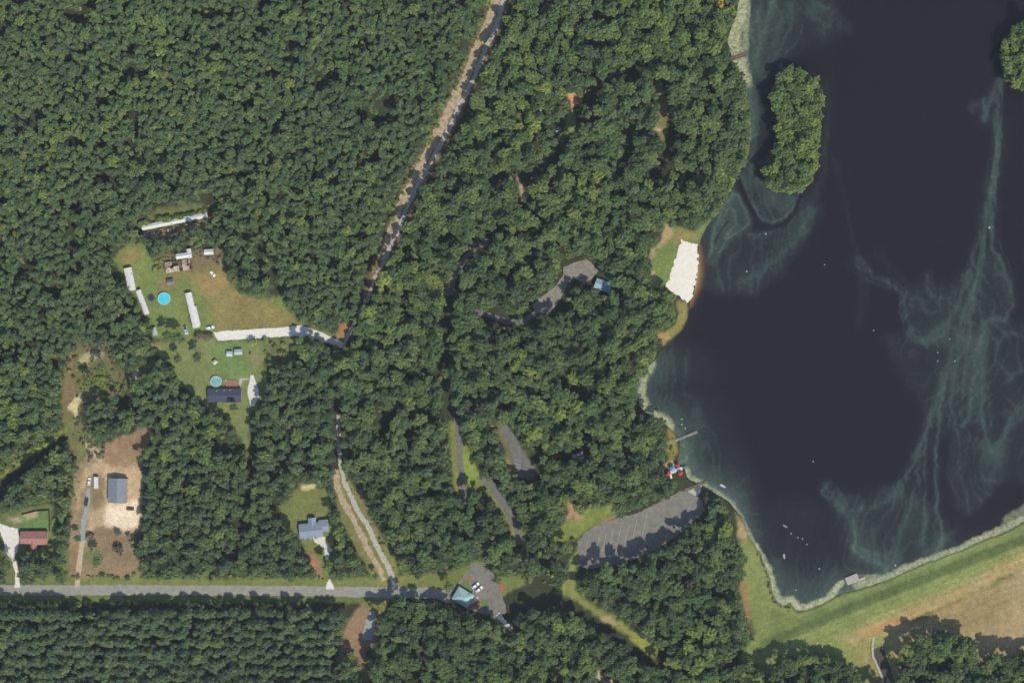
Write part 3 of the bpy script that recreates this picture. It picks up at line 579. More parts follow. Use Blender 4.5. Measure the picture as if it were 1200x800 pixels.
# ================================================================== ROADS, LOTS, BEACH: thin sheets
def jitter_outline(pts, amp, step=1.2, seed=0):
    out = []; n = len(pts); rg = np.random.default_rng(seed); acc = 0
    for i in range(n):
        a = np.array(pts[i], float); b = np.array(pts[(i + 1) % n], float); L = np.hypot(*(b - a)); k = max(1, int(L / step))
        nrm = np.array([b[1] - a[1], a[0] - b[0]]) / (L + 1e-9)
        for j in range(k):
            acc = 0.6 * acc + rg.normal() * 0.8
            out.append(tuple(a + (b - a) * j / k + nrm * acc * amp))
    return out
def sheet(name, label, cat, pts, m, z, amp=0.35, thick=None, seed=1):
    o2 = jitter_outline(pts, amp, seed=seed) if amp else pts
    w = [W(x, y)[:2] for x, y in o2]
    a = sum(w[i][0] * w[(i + 1) % len(w)][1] - w[(i + 1) % len(w)][0] * w[i][1] for i in range(len(w)))
    if a < 0: w = w[::-1]
    mb = MB()
    if thick: mb.prism(w, z - thick, z)
    else: mb.add([(x, y, z) for x, y in w], [tuple(range(len(w)))])
    o = mb.build(name, m); return tag(o, label, cat, kind='structure')
def ribbon_pts(pts, w0, w1=None):
    w1 = w1 or w0; n = len(pts); Lp = []; Rp = []
    for i in range(n):
        a = pts[max(0, i - 1)]; b = pts[min(n - 1, i + 1)]; dx, dy = b[0] - a[0], b[1] - a[1]; L = math.hypot(dx, dy)
        w = (w0 + (w1 - w0) * i / (n - 1)) / 2; Lp.append((pts[i][0] - dy / L * w, pts[i][1] + dx / L * w)); Rp.append((pts[i][0] + dy / L * w, pts[i][1] - dx / L * w))
    return Lp + Rp[::-1]
ASPH = mat('worn_asphalt', srgb(160, 156, 140), srgb(138, 136, 122), 0.35, 0.9, 0.15, 6)
ASPH_D = mat('lot_asphalt', srgb(138, 132, 118), srgb(114, 110, 100), 0.3, 0.9, 0.15, 6)
LANE = mat('park_asphalt', srgb(126, 124, 116), srgb(104, 102, 96), 0.4, 0.9, 0.15, 6)
GRAVEL = mat('white_gravel', srgb(236, 230, 214), srgb(208, 200, 182), 0.9, 0.95, 0.1, 6)
GRAVEL_G = mat('grey_gravel', srgb(198, 190, 170), srgb(160, 153, 136), 0.7, 0.95, 0.1, 6)
GRAVEL_B = mat('crushed_stone', srgb(166, 170, 166), srgb(140, 142, 136), 0.8, 0.95, 0.1, 6)
DIRT = mat('sandy_dirt', srgb(196, 176, 142), srgb(150, 130, 102), 0.5, 0.95, 0.05, 6)
DIRT_P = mat('pale_dirt', srgb(206, 190, 156), srgb(166, 148, 116), 0.6, 0.95, 0.05, 6)
SAND = mat('white_sand', srgb(236, 228, 208), srgb(226, 216, 196), 0.35, 0.95, 0.05, 6)
CONC = mat('concrete', srgb(196, 190, 172), srgb(160, 154, 138), 0.8, 0.9, 0.1, 5)
MULCH = mat('red_mulch', srgb(166, 116, 90), srgb(138, 96, 76), 1.5, 0.95, 0.05, 5)
sheet('paved_road', 'grey paved road running along the pine plantation', 'road', [(-400, 684), (-80, 684.5), (60, 685), (150, 685), (260, 685.5), (350, 686), (440, 687), (505, 688), (530, 692), (540, 706), (524, 706), (512, 701), (440, 699.5), (350, 698), (200, 697), (60, 697), (-80, 696.5), (-400, 696)], ASPH, 0.045, 0.3)
sheet('parking_lot', 'grey asphalt lot and drive round the teal-roofed building', 'parking lot', [(526, 690), (538, 682), (550, 666), (552, 660), (566, 659), (576, 668), (582, 678), (586, 692), (592, 708), (594, 718), (584, 723), (566, 719), (548, 713), (536, 707), (524, 704)], ASPH_D, 0.049, 0.4, seed=2)
sheet('parking_lot', 'striped asphalt parking lot beside the boat ramp', 'parking lot', [(676, 634), (688, 622), (702, 613), (722, 607), (745, 601), (765, 592), (782, 583), (800, 574.5), (812, 577), (822, 586), (826, 598), (810, 614), (790, 630), (768, 644), (742, 656), (715, 662), (690, 666), (677, 662), (679, 648)], ASPH_D, 0.045, 0.4, seed=3)
sheet('park_lane', 'straight grey park lane between two strips of grass', 'road', ribbon_pts([(535, 490), (537, 502), (538, 520), (540, 545), (542, 570), (543, 592)], 6.5), LANE, 0.045, 0.3, seed=4)
sheet('park_lane', 'short grey park lane running from grass triangle into woods', 'road', ribbon_pts([(562, 556), (574, 566), (584, 580), (594, 596), (604, 616), (610, 634)], 10, 8), LANE, 0.045, 0.4, seed=5)
sheet('parking_lot', 'narrow grey parking bay with striped stalls among the trees', 'parking lot', [(585, 497), (592, 497), (602, 510), (610, 524), (618, 538), (627, 550), (626, 558), (608, 558), (602, 540), (597, 524), (590, 508)], LANE, 0.045, 0.4, seed=6)
sheet('parking_lot', 'small paved lot in the woods next to the blue-roofed pavilion', 'parking lot', [(660, 313), (672, 308), (686, 303), (692, 306), (698, 313), (701, 318), (694, 327), (684, 331), (672, 326), (664, 336), (656, 352), (644, 368), (630, 366), (622, 358), (634, 348), (650, 336), (660, 322)], mat('pale_asphalt', srgb(150, 144, 128), srgb(122, 118, 106), 0.4, 0.9, 0.15, 6), 0.045, 0.4, seed=7)
sheet('park_lane', 'curved shaded lane with pale edges south of the loop woods', 'road', ribbon_pts([(556, 364), (575, 370), (595, 377), (612, 377), (626, 368), (634, 360)], 6), LANE, 0.041, 0.4, seed=8)
sheet('park_lane', 'shaded lane bending round the west side of the loop', 'road', ribbon_pts([(572, 282), (554, 292), (543, 306), (532, 326), (527, 346)], 6), LANE, 0.045, 0.4, seed=9)
sheet('dirt_road', 'sandy brown dirt road cutting through the forest', 'road', ribbon_pts([(598, -40), (581, 0), (573, 30), (559, 56), (548, 86), (532, 118), (519, 146), (503, 175), (494, 192), (480, 218), (467, 245), (462, 263), (453, 284), (445, 304)], 11, 8), DIRT, 0.045, 0.7, seed=10)
sheet('gravel_lane', 'pale gravel lane shaded along the dirt road in the forest', 'road', ribbon_pts([(607, -40), (590, 0), (582, 30), (569, 57), (557, 88), (541, 119), (528, 147), (512, 177), (503, 194), (488, 219), (475, 246), (469, 264), (459, 286), (449, 308), (438, 328), (432, 348), (420, 368), (409, 390), (402, 408)], 6, 4.0), GRAVEL_G, 0.049, 0.6, seed=11)
sheet('gravel_lane', 'grey gravel lane curving down to the paved road', 'road', ribbon_pts([(396.5, 486), (397, 520), (400, 550), (404, 565), (411, 580), (418, 596), (430, 614), (442, 640), (453, 660), (460, 676), (462, 689)], 5, 6.5), GRAVEL_G, 0.053, 0.35, seed=12)
sheet('dirt_road', 'brown dirt track beside the curving gravel lane', 'road', ribbon_pts([(393, 550), (396, 572), (402, 588), (412, 604), (424, 628), (436, 652), (446, 668), (450, 680)], 8, 6), DIRT, 0.045, 0.6, seed=13)
sheet('gravel_driveway', 'white gravel driveway running to the mobile home yard', 'driveway', [(250, 389), (262, 388), (300, 385.5), (330, 383.5), (345, 382), (353, 381), (364, 384.5), (378, 390), (392, 396.5), (404, 402), (401, 408), (388, 403), (374, 398), (362, 395), (348, 393.5), (315, 395), (280, 397.5), (256, 399)], GRAVEL, 0.045, 0.25, seed=14)
sheet('gravel_driveway', 'pale gravel pad at the end of the dark-roofed house', 'driveway', [(294, 439), (297, 439), (301, 452), (304, 462), (301, 470), (298, 476), (294, 476), (292, 470), (290, 458)], mat('lane_gravel', srgb(230, 224, 208), srgb(204, 198, 182), 0.9, 0.95, 0.1, 6), 0.045, 0.25, seed=15)
sheet('footpath', 'narrow pale concrete path between dark-roofed house and gravel pad', 'path', [(280, 447), (281, 444), (284, 443), (291, 443), (291, 445), (284, 445.5), (282, 453), (280, 453)], CONC, 0.049, 0.1, seed=16)
sheet('gravel_driveway', 'crushed stone driveway leading past the grey barn', 'driveway', ribbon_pts([(104, 572), (103.5, 585), (101, 598), (98, 612), (97, 624), (98.5, 636)], 4.5, 5.5), GRAVEL_B, 0.045, 0.35, seed=17)
sheet('dirt_driveway', 'pale dirt driveway joining barn lot to the paved road', 'driveway', ribbon_pts([(97, 634), (94.5, 646), (93, 660), (91, 674), (90.5, 688)], 6, 6), DIRT_P, 0.053, 0.3, seed=18)
sheet('gravel_driveway', 'white gravel driveway beside the red-roofed house', 'driveway', [(-60, 606), (0, 613), (10, 617), (21, 619), (22, 632), (21, 646), (16, 648), (20, 658), (22, 668), (23, 680), (24, 688), (17, 688), (18, 672), (14, 656), (6, 646), (4, 632), (0, 622), (-60, 620)], GRAVEL, 0.053, 0.35, seed=19)
sheet('concrete_driveway', 'white concrete driveway in front of the blue-grey house', 'driveway', [(367, 629), (376, 627), (381, 629), (385, 638), (389, 645), (386, 648), (385, 656), (381, 655), (380, 646), (376, 640), (368, 634)], mat('white_concrete', srgb(226, 220, 196), srgb(198, 192, 166), 0.6, 0.9, 0.1, 5), 0.045, 0.25, seed=20)
sheet('driveway_apron', 'pale gravel apron where the house drive meets the paved road', 'driveway', [(382, 690), (383, 682), (386, 678), (388, 680), (391, 688), (391, 690)], GRAVEL, 0.055, 0.25, seed=21)
sheet('gravel_patch', 'grey gravel patch on bare dirt across the paved road', 'gravel', [(424, 742), (429, 728), (433, 716), (438, 715), (440, 725), (438, 738), (434, 750), (426, 750)], GRAVEL_B, 0.045, 0.5, seed=22)
sheet('gravel_path', 'pale gravel path leaving the asphalt lot into the woods', 'path', ribbon_pts([(583, 719), (589, 726), (596, 734), (600, 738)], 6, 4), GRAVEL, 0.053, 0.3, seed=23)
sheet('sand_beach', 'white sand swimming beach at the edge of the lake', 'beach', BEACH, SAND, 0.045, 0.9, seed=24)
sheet('boat_ramp', 'pale concrete boat ramp sloping into the lake', 'boat ramp', [(806, 575), (814, 571), (823, 567.5), (822, 572), (819, 580), (813, 580)], CONC, 0.053, 0.1, seed=25)
sheet('sidewalk', 'white concrete walk beside the teal-roofed building', 'path', [(549, 707), (559.5, 698), (561.5, 700), (552, 708)], CONC, 0.12, 0, thick=0.1)
sheet('mulch_bed', 'red mulch bed south of the teal-roofed building', 'garden bed', [(548, 709), (556, 704), (563, 705), (564, 711), (556, 714), (549, 712)], MULCH, 0.053, 0.4, seed=26)
sheet('mulch_bed', 'small red mulch bed north of the parked white cars', 'garden bed', [(548, 675), (552, 674), (553, 680), (550, 683), (547, 680)], MULCH, 0.053, 0.4, seed=27)
sheet('lawn', 'green grass triangle beside the teal-roofed building', 'lawn', [(539, 684), (547, 678), (550, 686), (554, 692), (552, 696), (545, 690)], mat('lawn_grass', srgb(112, 132, 72), srgb(94, 112, 62), 0.8, 0.95, 0.05, 5), 0.053, 0.4, seed=28)
sheet('lawn', 'small round lawn beside the red mulch bed', 'lawn', [(565, 703), (571, 702), (573, 708), (569, 713), (565, 711)], MATS['lawn_grass'], 0.053, 0.4, seed=29)
# painted stalls
PAINT = mat('road_paint', srgb(176, 170, 154), srgb(140, 134, 122), 1.2, 0.8, 0.2)
def stripes(spec, label, grp, w=0.5):
    for (a, b) in spec:
        p = Vector(W(*a)); q = Vector(W(*b)); d = (q - p).normalized(); n = Vector((-d.y, d.x, 0)) * w / 2; z = Vector((0, 0, 0.056))
        o = MB().add([p - n + z, q - n + z, q + n + z, p + n + z], [(0, 1, 2, 3)]).build('stall_line', PAINT)
        tag(o, label, 'road marking', grp, 'structure')
stripes([((683, 656), (688, 640)), ((690, 655), (696, 633)), ((697, 654), (703, 628)), ((705, 650), (711, 624)), ((713, 646), (719, 619)), ((722, 646), (728, 616)), ((731, 641), (738, 613)), ((740, 636), (747, 608)), ((752, 630), (759, 600))], 'pale painted stall line on the asphalt lot beside the boat ramp', 'stall lines of the boat ramp lot', 0.3)
stripes([((603, 538 + 4.2 * i), (610 + i * .6, 541 + 4.2 * i)) for i in range(5)], 'pale painted stall line in the narrow parking bay among trees', 'stall lines of the narrow bay', 0.35)

# ================================================================== TREES
def leaf_quads(mb, lobes, dens, size, rg, zmin=-0.35, flat=1.0):
    fl = np.array([1, 1, flat])
    for li, (c, r) in enumerate(lobes):
        n = max(12, int(dens * r * r)); d = rg.normal(size=(n * 2, 3)); d /= np.linalg.norm(d, axis=1)[:, None]; d = d[d[:, 2] > zmin][:n]
        p = c + d * r * (0.55 + 0.62 * rg.random((len(d), 1))) * fl; keep = np.ones(len(d), bool)
        for lj, (c2, r2) in enumerate(lobes):
            if lj != li: keep &= np.linalg.norm((p - c2) / fl, axis=1) > r2 * .5
        d = d[keep]; p = p[keep]; m = len(d)
        nrm = d * .7 + np.array([0, 0, .45]) + rg.normal(size=(m, 3)) * 0.42; nrm /= np.linalg.norm(nrm, axis=1)[:, None]
        t = np.cross(nrm, rg.normal(size=(m, 3))); t /= np.linalg.norm(t, axis=1)[:, None] + 1e-9; b = np.cross(nrm, t)
        s = size * (0.6 + 0.8 * rg.random((m, 1))); s2 = s * (0.6 + 0.4 * rg.random((m, 1))); f = nrm * s * 0.18
        q = np.stack([p - t * s - f, p - b * s2, p + t * s - f, p + b * s2], 1).reshape(-1, 3)
        mb.add(q.tolist(), [(4 * k, 4 * k + 1, 4 * k + 2, 4 * k + 3) for k in range(m)])
def trunk_mb(H, r, rg, limbs=4, spread=1.5, lean=0.15):
    mb = MB(); top = Vector((rg.normal() * lean, rg.normal() * lean, H * 0.86)); mid = top * 0.5 + Vector((rg.normal() * .12, rg.normal() * .12, 0))
    mb.tube((0, 0, -0.3), (0, 0, 0.5), r * 1.45, r, 7, False); mb.tube((0, 0, 0.5), mid, r, r * .72, 7, False); mb.tube(mid, top, r * .72, r * .2, 7)
    for i in range(limbs):
        t = 0.5 + 0.4 * (i + rg.random()) / limbs; a = rg.random() * 6.28 + i * 2.1; p = mid.lerp(top, (t - .5) * 2)
        q = p + Vector((math.cos(a) * spread, math.sin(a) * spread, spread * 0.55)); mb.tube(p, q, r * .34, r * .1, 5)
    return mb
def broad_proto(Rc, H, seed, dens=90.0, size=0.32, tall=0.85):
    rg = np.random.default_rng(seed); cz = H - Rc * tall; lobes = [(np.array([0, 0, cz + Rc * .30]), Rc * .56)]
    lobes = []; n = 22 + seed % 6; sk = rg.random(3) * 6.283
    for i in range(n):
        a = i * 2.39996 + rg.normal() * .3; q = ((i + .5) / n) ** .5 * .9; out = 1 + .16 * math.sin(2 * a + sk[0]) + .12 * math.sin(3 * a + sk[1])
        lobes.append((np.array([math.cos(a) * Rc * q * out, math.sin(a) * Rc * q * out, cz + Rc * (.62 * (1 - q * q) - .12) + rg.normal() * Rc * .13]), Rc * (.17 + .13 * rg.random())))
    lobes.append((np.array([0, 0, cz]), Rc * .5))
    mb = MB(); leaf_quads(mb, lobes, dens, size, rg)
    return mb, trunk_mb(H, 0.05 + Rc * .055, rg, 5, Rc * .5)
def pine_proto(Rc, H, seed, dens=90.0, size=0.27):
    rg = np.random.default_rng(seed); lobes = [(np.array([0, 0, H - .5]), Rc * .26)]
    for lay, (fr, fz, k) in enumerate(((.34, .9, 4), (.62, 1.7, 6), (.74, 2.9, 6))):
        for i in range(k):
            a = 6.283 * i / k + rg.random() * .7 + lay; rr = Rc * fr * (.85 + .3 * rg.random())
            lobes.append((np.array([math.cos(a) * rr, math.sin(a) * rr, H - fz * Rc * .55 - .25 * rg.random()]), Rc * (.26 + .1 * rg.random())))
    mb = MB(); leaf_quads(mb, lobes, dens * 1.25, size, rg, -0.3, .8)
    return mb, trunk_mb(H, 0.05 + Rc * .05, rg, 6, Rc * .5, .08)
def bush_proto(Rc, H, seed, dens=90.0, size=0.22):
    rg = np.random.default_rng(seed); lobes = []
    for i in range(5):
        a = rg.random() * 6.283; rr = Rc * .5 * rg.random() ** .5; lobes.append((np.array([math.cos(a) * rr, math.sin(a) * rr, H * .35 + H * .25 * rg.random()]), Rc * (.42 + .16 * rg.random())))
    mb = MB(); leaf_quads(mb, lobes, dens, size, rg, -0.2, min(1.0, H / Rc * .6))
    return mb, trunk_mb(H * .7, 0.06, rg, 3, Rc * .4)
PROTO = {}
def add_proto(key, maker, leafmat, *a):
    cm, tm = maker(*a)
    crown = cm.mesh('crown', leafmat); trunk = tm.mesh('trunk', BARK)
    both = bpy.data.meshes.new('tree_mass'); both.from_pydata(cm.v + tm.v, [], cm.f + [tuple(i + len(cm.v) for i in f) for f in tm.f])
    both.materials.append(leafmat); both.materials.append(BARK)
    both.polygons.foreach_set('material_index', [0] * len(cm.f) + [1] * len(tm.f)); both.update()
    PROTO[key] = dict(crown=crown, trunk=trunk, R=a[0], H=a[1], obj=bpy.data.objects.new('tree_mass', both))
for i in range(3): add_proto(('mix', i), broad_proto, LEAF_MIX, (1.85, 2.2, 2.6)[i], (11.5, 13, 12.2)[i], 11 + i, 110, .26)
for i in range(4): add_proto(('broad', i), broad_proto, LEAF_BROAD, (2.8, 3.3, 3.9, 4.6)[i], (15, 17, 18.5, 20.5)[i], 31 + i, 90, .31)
for i in range(3): add_proto(('pine', i), pine_proto, LEAF_PINE, (2.1, 2.4, 2.8)[i], (12.5, 13.5, 14.5)[i], 51 + i)
for i in range(3): add_proto(('isle', i), broad_proto, LEAF_ISLE, (2.0, 2.5, 3.1)[i], (9.5, 12.0, 14.0)[i], 71 + i, 105, .26)
for i in range(3): add_proto(('bush', i), bush_proto, LEAF_BUSH, (1.0, 1.4, 1.9)[i], (1.3, 2.0, 2.8)[i], 91 + i)
for i in range(2): add_proto(('scrub', i), bush_proto, LEAF_SCRUB, (1.1, 1.6)[i], (1.4, 2.2)[i], 111 + i)

def at_map(arr, x, y):
    i = int(y - GRID_Y0); j = int(x - GRID_X0)
    return arr[i, j] if 0 <= i < GRID_H and 0 <= j < GRID_W else 99
ROAD_X = lambda y: np.interp(y, [-40, 0, 56, 116, 176, 218, 263, 304, 348, 404, 470, 560], [602, 585, 563, 537, 505, 483, 465, 447, 430, 404, 397, 397])
PLANT = [(-90, 712), (401, 713), (404, 730), (398, 752), (390, 770), (400, 790), (404, 900), (-90, 900)]
def in_poly(x, y, poly): return bool(inside(np.array([x]), np.array([y]), poly)[0])
TREES = []   # map x, y, proto key, scale, rot
cells = {}
def fits(x, y, r, f):
    ci, cj = int(x // 12), int(y // 12)
    for a in (-1, 0, 1):
        for b in (-1, 0, 1):
            for (x2, y2, r2) in cells.get((ci + a, cj + b), ()):
                if (x - x2) ** 2 + (y - y2) ** 2 < (f * (r + r2)) ** 2: return False
    return True
def put(x, y, kind, i, s, mark=True):
    p = PROTO[(kind, i)]; r = p['R'] * s / S
    TREES.append([x, y, kind, i, s, random.random() * 6.283, r])
    if mark: cells.setdefault((int(x // 12), int(y // 12)), []).append((x, y, r))
# plantation rows
rowy = 720.0; rn = 0
while rowy < 885:
    x = -80 + random.random() * 6
    while x < 402:
        yy = rowy + random.gauss(0, 2.2) + 1.5 * math.sin(x * .02 + rn)
        if in_poly(x, yy, PLANT) and random.random() < 0.96 and at_map(d_clear, x, yy) > 2:
            put(x, yy, 'pine', random.randrange(3), random.uniform(.98, 1.26))
        x += random.uniform(6.2, 9.2)
    rowy += 11.0; rn += 1
# island
def scatter(box, n, chooser, f, ok, edge):
    for _ in range(n):
        x = random.uniform(box[0], box[2]); y = random.uniform(box[1], box[3])
        ch = chooser(x, y)
        if ch is None: continue
        kind, i, s = ch; r = PROTO[(kind, i)]['R'] * s / S
        if not ok(x, y, r): continue
        if not fits(x, y, r, f): continue
        put(x, y, kind, i, s)
isl_ok = lambda x, y, r: (in_poly(x, y, ISLE) or in_poly(x, y, ISLE2))
for hand in [(923, 84), (935, 84), (946, 92)]: put(hand[0], hand[1], 'isle', 1, .9)
scatter((888, 72, 972, 232), 4000, lambda x, y: ('isle', random.randrange(3), random.uniform(.85, 1.15)), .60, isl_ok, 0)
scatter((1170, 15, 1290, 125), 3000, lambda x, y: ('isle', random.randrange(3), random.uniform(.85, 1.15)), .60, isl_ok, 0)
# trees along the front of the red-roofed house
for (x, y, k, i, s) in [(10, 660, 'broad', 1, 1), (2, 652, 'broad', 2, .9), (-12, 660, 'broad', 1, 1), (36, 656, 'broad', 1, 1.0), (46, 662, 'pine', 2, 1.1), (58, 656, 'broad', 1, .95), (70, 662, 'broad', 2, .9), (32, 668, 'broad', 0, 1), (52, 672, 'broad', 0, 1)]: put(x, y, k, i, s * .85)
for (x, y) in [(597, 26), (585, 60), (571, 88), (560, 116), (546, 150), (527, 186), (518, 200), (500, 226), (493, 240), (480, 266)]: put(x, y, 'broad', 2, random.uniform(.85, 1.05))
# close-set trees on the wood edges below the dam
for edge in ([(1052, 776), (1062, 763), (1080, 753), (1100, 748), (1120, 748), (1136, 756), (1141, 776)], [(1150, 784), (1170, 776), (1200, 772), (1240, 768)], [(846, 793), (870, 782), (889, 788)], [(902, 796), (916, 780), (932, 776), (952, 770), (975, 777), (996, 788), (1008, 802)]):
    for a, b in zip(edge[:-1], edge[1:]):
        n = max(1, round(math.hypot(b[0] - a[0], b[1] - a[1]) / 7.5))
        for i in range(n): put(a[0] + (b[0] - a[0]) * i / n + random.gauss(0, 1), a[1] + (b[1] - a[1]) * i / n + random.gauss(0, 1.2), 'broad', random.randrange(3), random.uniform(.8, 1.0))
# the woods
def woods(x, y):
    if at_map(plant_m, x, y) == True: return None
    rx = float(ROAD_X(y)) if y < 560 else 397
    n = at_map(wn_map, x, y)
    if x < rx and y < 400:
        k = random.random()
        if k < .11 * (n * 2): return ('broad', random.randrange(2), random.uniform(.8, 1.05))
        if k < .34: return ('pine', random.randrange(3), random.uniform(.8, 1.02))
        return ('mix', random.randrange(3), random.uniform(.82, 1.08))
    if x < 398 and y < 690:
        k = random.random()
        if k < .42: return ('pine', random.randrange(3), random.uniform(.95, 1.25))
        if k < .72: return ('mix', random.randrange(3), random.uniform(.9, 1.15))
        return ('broad', random.randrange(3), random.uniform(.8, 1.0))
    k = random.random()
    if k < .66: return ('broad', random.choices(range(4), (2, 4, 4, 3))[0], random.uniform(.82, 1.12))
    if k < .82: return ('pine', random.randrange(3), random.uniform(1.05, 1.35))
    return ('mix', random.randrange(3), random.uniform(.9, 1.15))
def woods_ok(x, y, r):
    return at_map(gap_map, x, y) < .67 and at_map(d_clear, x, y) > r * .62 and at_map(d_lake, x, y) > r * .35 and not at_map(isle_m, x, y)
scatter((-85, -85, 1285, 885), 64000, woods, .53, woods_ok, 0)
# gap fill with smaller trees
small = lambda x, y: None if at_map(plant_m, x, y) == True else (('mix', random.randrange(3), random.uniform(.62, .82)) if random.random() < .8 else ('broad', 0, random.uniform(.55, .8)))
scatter((-85, -85, 1285, 885), 30000, small, .60, woods_ok, 0)
N_WOODS = len(TREES)
# single trees on open ground (map position, kind, proto, scale, label)
YARD = [
    (208, 396, 'broad', 2, .95, 'broad dark tree shading the lower end of the long mobile home'), (196, 393, 'broad', 0, 1.0, 'round tree next to the pale garden shed beyond the mobile home'), (233, 396, 'scrub', 1, 2.2, 'loose grey-green shrub between mobile home and gravel driveway'),
    (245, 396, 'scrub', 1, 2.0, 'grey-green shrub in front of the white car by the driveway'), (209, 420, 'isle', 1, 1.0, 'small round tree alone on the lawn west of the sheds'), (231, 418, 'broad', 0, 1.0, 'dark oval tree on the lawn west of the tiny tan shed'),
    (297, 401, 'bush', 2, 1.7, 'low round shrub just south of the gravel driveway'), (311, 398, 'bush', 2, 1.2, 'small dark shrub beside the low round shrub along the gravel driveway'),
    (274, 477, 'isle', 1, .95, 'small tree on the grass behind the dark-roofed house'), (115, 657, 'broad', 1, .9, 'leaning tree standing alone on the grassy corner of brown field'), (137, 646, 'scrub', 1, 2.4, 'big grey-brown shrub on the brown field south of barn'),
    (91, 630, 'broad', 0, .75, 'small dark tree beside the crushed stone driveway'), (105, 631, 'scrub', 1, 1.9, 'grey shrub across the crushed stone driveway from small tree'), (138, 622, 'scrub', 1, 1.6, 'dark shrub at the south edge of pale barn lot'),
    (150, 626, 'scrub', 0, 1.8, 'low shrub on the south edge of pale barn lot near the woods'), (72, 632, 'isle', 1, 1.1, 'round tree on the grass beside the red-roofed house'),
    (174, 528, 'broad', 0, .9, 'tree at the corner of the orange bare soil'), (165, 537, 'broad', 0, .8, 'tree between orange bare soil and barn'),
    (103, 446, 'broad', 1, .85, 'dark tree in the middle of the rough clearing'), (119, 431, 'broad', 1, .95, 'dark spreading tree on the pale edge of rough clearing'), (158, 452, 'isle', 2, 1.0, 'pale green tree by the ditch in rough clearing'),
    (337, 627, 'broad', 2, .9, 'dark tree close to the back corner of blue-grey house'), (392, 607, 'broad', 1, 1.0, 'tree overhanging the wing of the blue-grey house'), (384, 664, 'broad', 0, 1.0, 'tree beside the red dirt drive of blue-grey house'),
    (582, 679, 'isle', 1, 1.0, 'small tree at the east edge of the asphalt lot'), (526, 687, 'isle', 2, .9, 'small tree where the paved road meets the asphalt lot'), (872, 656, 'isle', 1, 1.0, 'brown-green tree on the lawn strip beside the lake'),
    (412, 768, 'isle', 1, 1.0, 'small tree ringed by bare dirt south of the paved road'), (440, 674, 'isle', 0, .9, 'little tree at the end of the dirt track'), (770, 388, 'isle', 1, .9, 'small tree on the sandy point south of the beach'),
    (780, 372, 'broad', 1, 1.0, 'tree between beach and sandy point'), (776, 562, 'broad', 1, 1.0, 'tree behind the red and blue playground'), (788, 566, 'broad', 0, 1.0, 'tree between the playground and the parking lot'),
    (322, 408, 'bush', 2, 1.2, None), (332, 404, 'bush', 2, 1.1, None), (316, 420, 'bush', 2, 1.2, None), (334, 416, 'bush', 2, 1.2, None), (328, 412, 'scrub', 1, 1.3, None), (311, 412, 'bush', 1, 1.1, None), (343, 408, 'bush', 2, 1.2, None), (326, 422, 'scrub', 1, 1.1, None), (318, 402, 'bush', 1, 1.2, None), (340, 420, 'bush', 2, 1.3, None), (293, 414, 'bush', 0, 1.0, None), (161, 286, 'bush', 1, 1.1, None),
]
for x, y, k, i, s, lab in YARD: put(x, y, k, i, s)
# low growth: fringe bushes on banks, brush in the rough clearing and at wood edges
UNDER = []
def under(x, y, kind, s=1.0): UNDER.append((x, y, kind, random.randrange(3 if kind == 'bush' else 2), s * random.uniform(.7, 1.25), random.random() * 6.283))
def along(pts, n, w, kind, s=1.0):
    for _ in range(n):
        k = random.randrange(len(pts) - 1); t = random.random(); a, b = pts[k], pts[k + 1]
        x = a[0] + (b[0] - a[0]) * t + random.gauss(0, w); y = a[1] + (b[1] - a[1]) * t + random.gauss(0, w)
        if at_map(lake_m, x, y) != True or at_map(d_clear, x, y) < 0: under(x, y, kind, s)
along([(846, 236), (858, 212), (868, 196), (875, 178), (876, 150), (873, 122), (868, 98)], 260, 1.8, 'bush', .95)
along([(838, 250), (850, 228)], 60, 1.5, 'bush', .8)
along([(968, 108), (962, 140), (959, 175), (956, 200), (946, 216), (928, 224), (908, 222), (896, 214)], 150, 1.6, 'bush', 1.1)
along([(1176, 48), (1174, 78), (1186, 98)], 30, 1.5, 'bush', 1.1)
along([(756, 430), (746, 446), (742, 460), (748, 476)], 70, 2.5, 'bush', .9)
along([(784, 510), (788, 528), (784, 540)], 16, 2, 'bush', .7)
along([(876, 625), (888, 645), (897, 665), (902, 690), (908, 704), (930, 718)], 70, 1.2, 'scrub', .5)
along([(0, 556), (40, 525), (74, 503)], 70, 2.0, 'bush', .8); along([(4, 578), (30, 556), (80, 516)], 60, 1.5, 'bush', .9)
along([(78, 420), (88, 404), (114, 402), (130, 412), (140, 432)], 70, 5, 'scrub', .9); along([(92, 430), (110, 450), (140, 450)], 110, 8, 'bush', .75)
along([(96, 500), (110, 520), (116, 535)], 60, 6, 'scrub', .8); along([(98, 505), (112, 522)], 40, 6, 'bush', .7)
along([(165, 270), (205, 264), (244, 254)], 60, 3.5, 'scrub', .7); along([(164, 264), (204, 256), (242, 248.5)], 70, 1.2, 'bush', 1.15)
along([(186, 312), (196, 302), (226, 296), (240, 302), (262, 300)], 60, 4, 'scrub', .7); along([(184, 314), (190, 306)], 16, 3, 'bush', .9)
along([(168, 548), (170, 580), (168, 620), (158, 640)], 50, 3, 'scrub', .8); along([(84, 560), (82, 600)], 24, 3, 'bush', .8)
along([(408, 560), (428, 600), (450, 640), (466, 680)], 24, 3, 'bush', .5); along([(80, 676), (390, 676)], 60, 1.5, 'bush', .9); along([(0, 706), (400, 708)], 60, 1.5, 'bush', 1.0)
along([(574, 0), (552, 56), (538, 90), (510, 150), (474, 215), (455, 262)], 70, 1.6, 'bush', .9)
# undergrowth under the canopy everywhere gaps let one look down
for _ in range(5200):
    x = random.uniform(-60, 1000); y = random.uniform(-60, 860)
    dc = at_map(d_clear, x, y)
    if 1 <= dc and at_map(d_lake, x, y) > 2 and at_map(plant_m, x, y) != True: under(x, y, 'bush', random.uniform(.8, 1.5))

def ground_h(x, y):
    return 0.0
def root_xy(x, y, H): return W(x, y, H * .72)[:2]
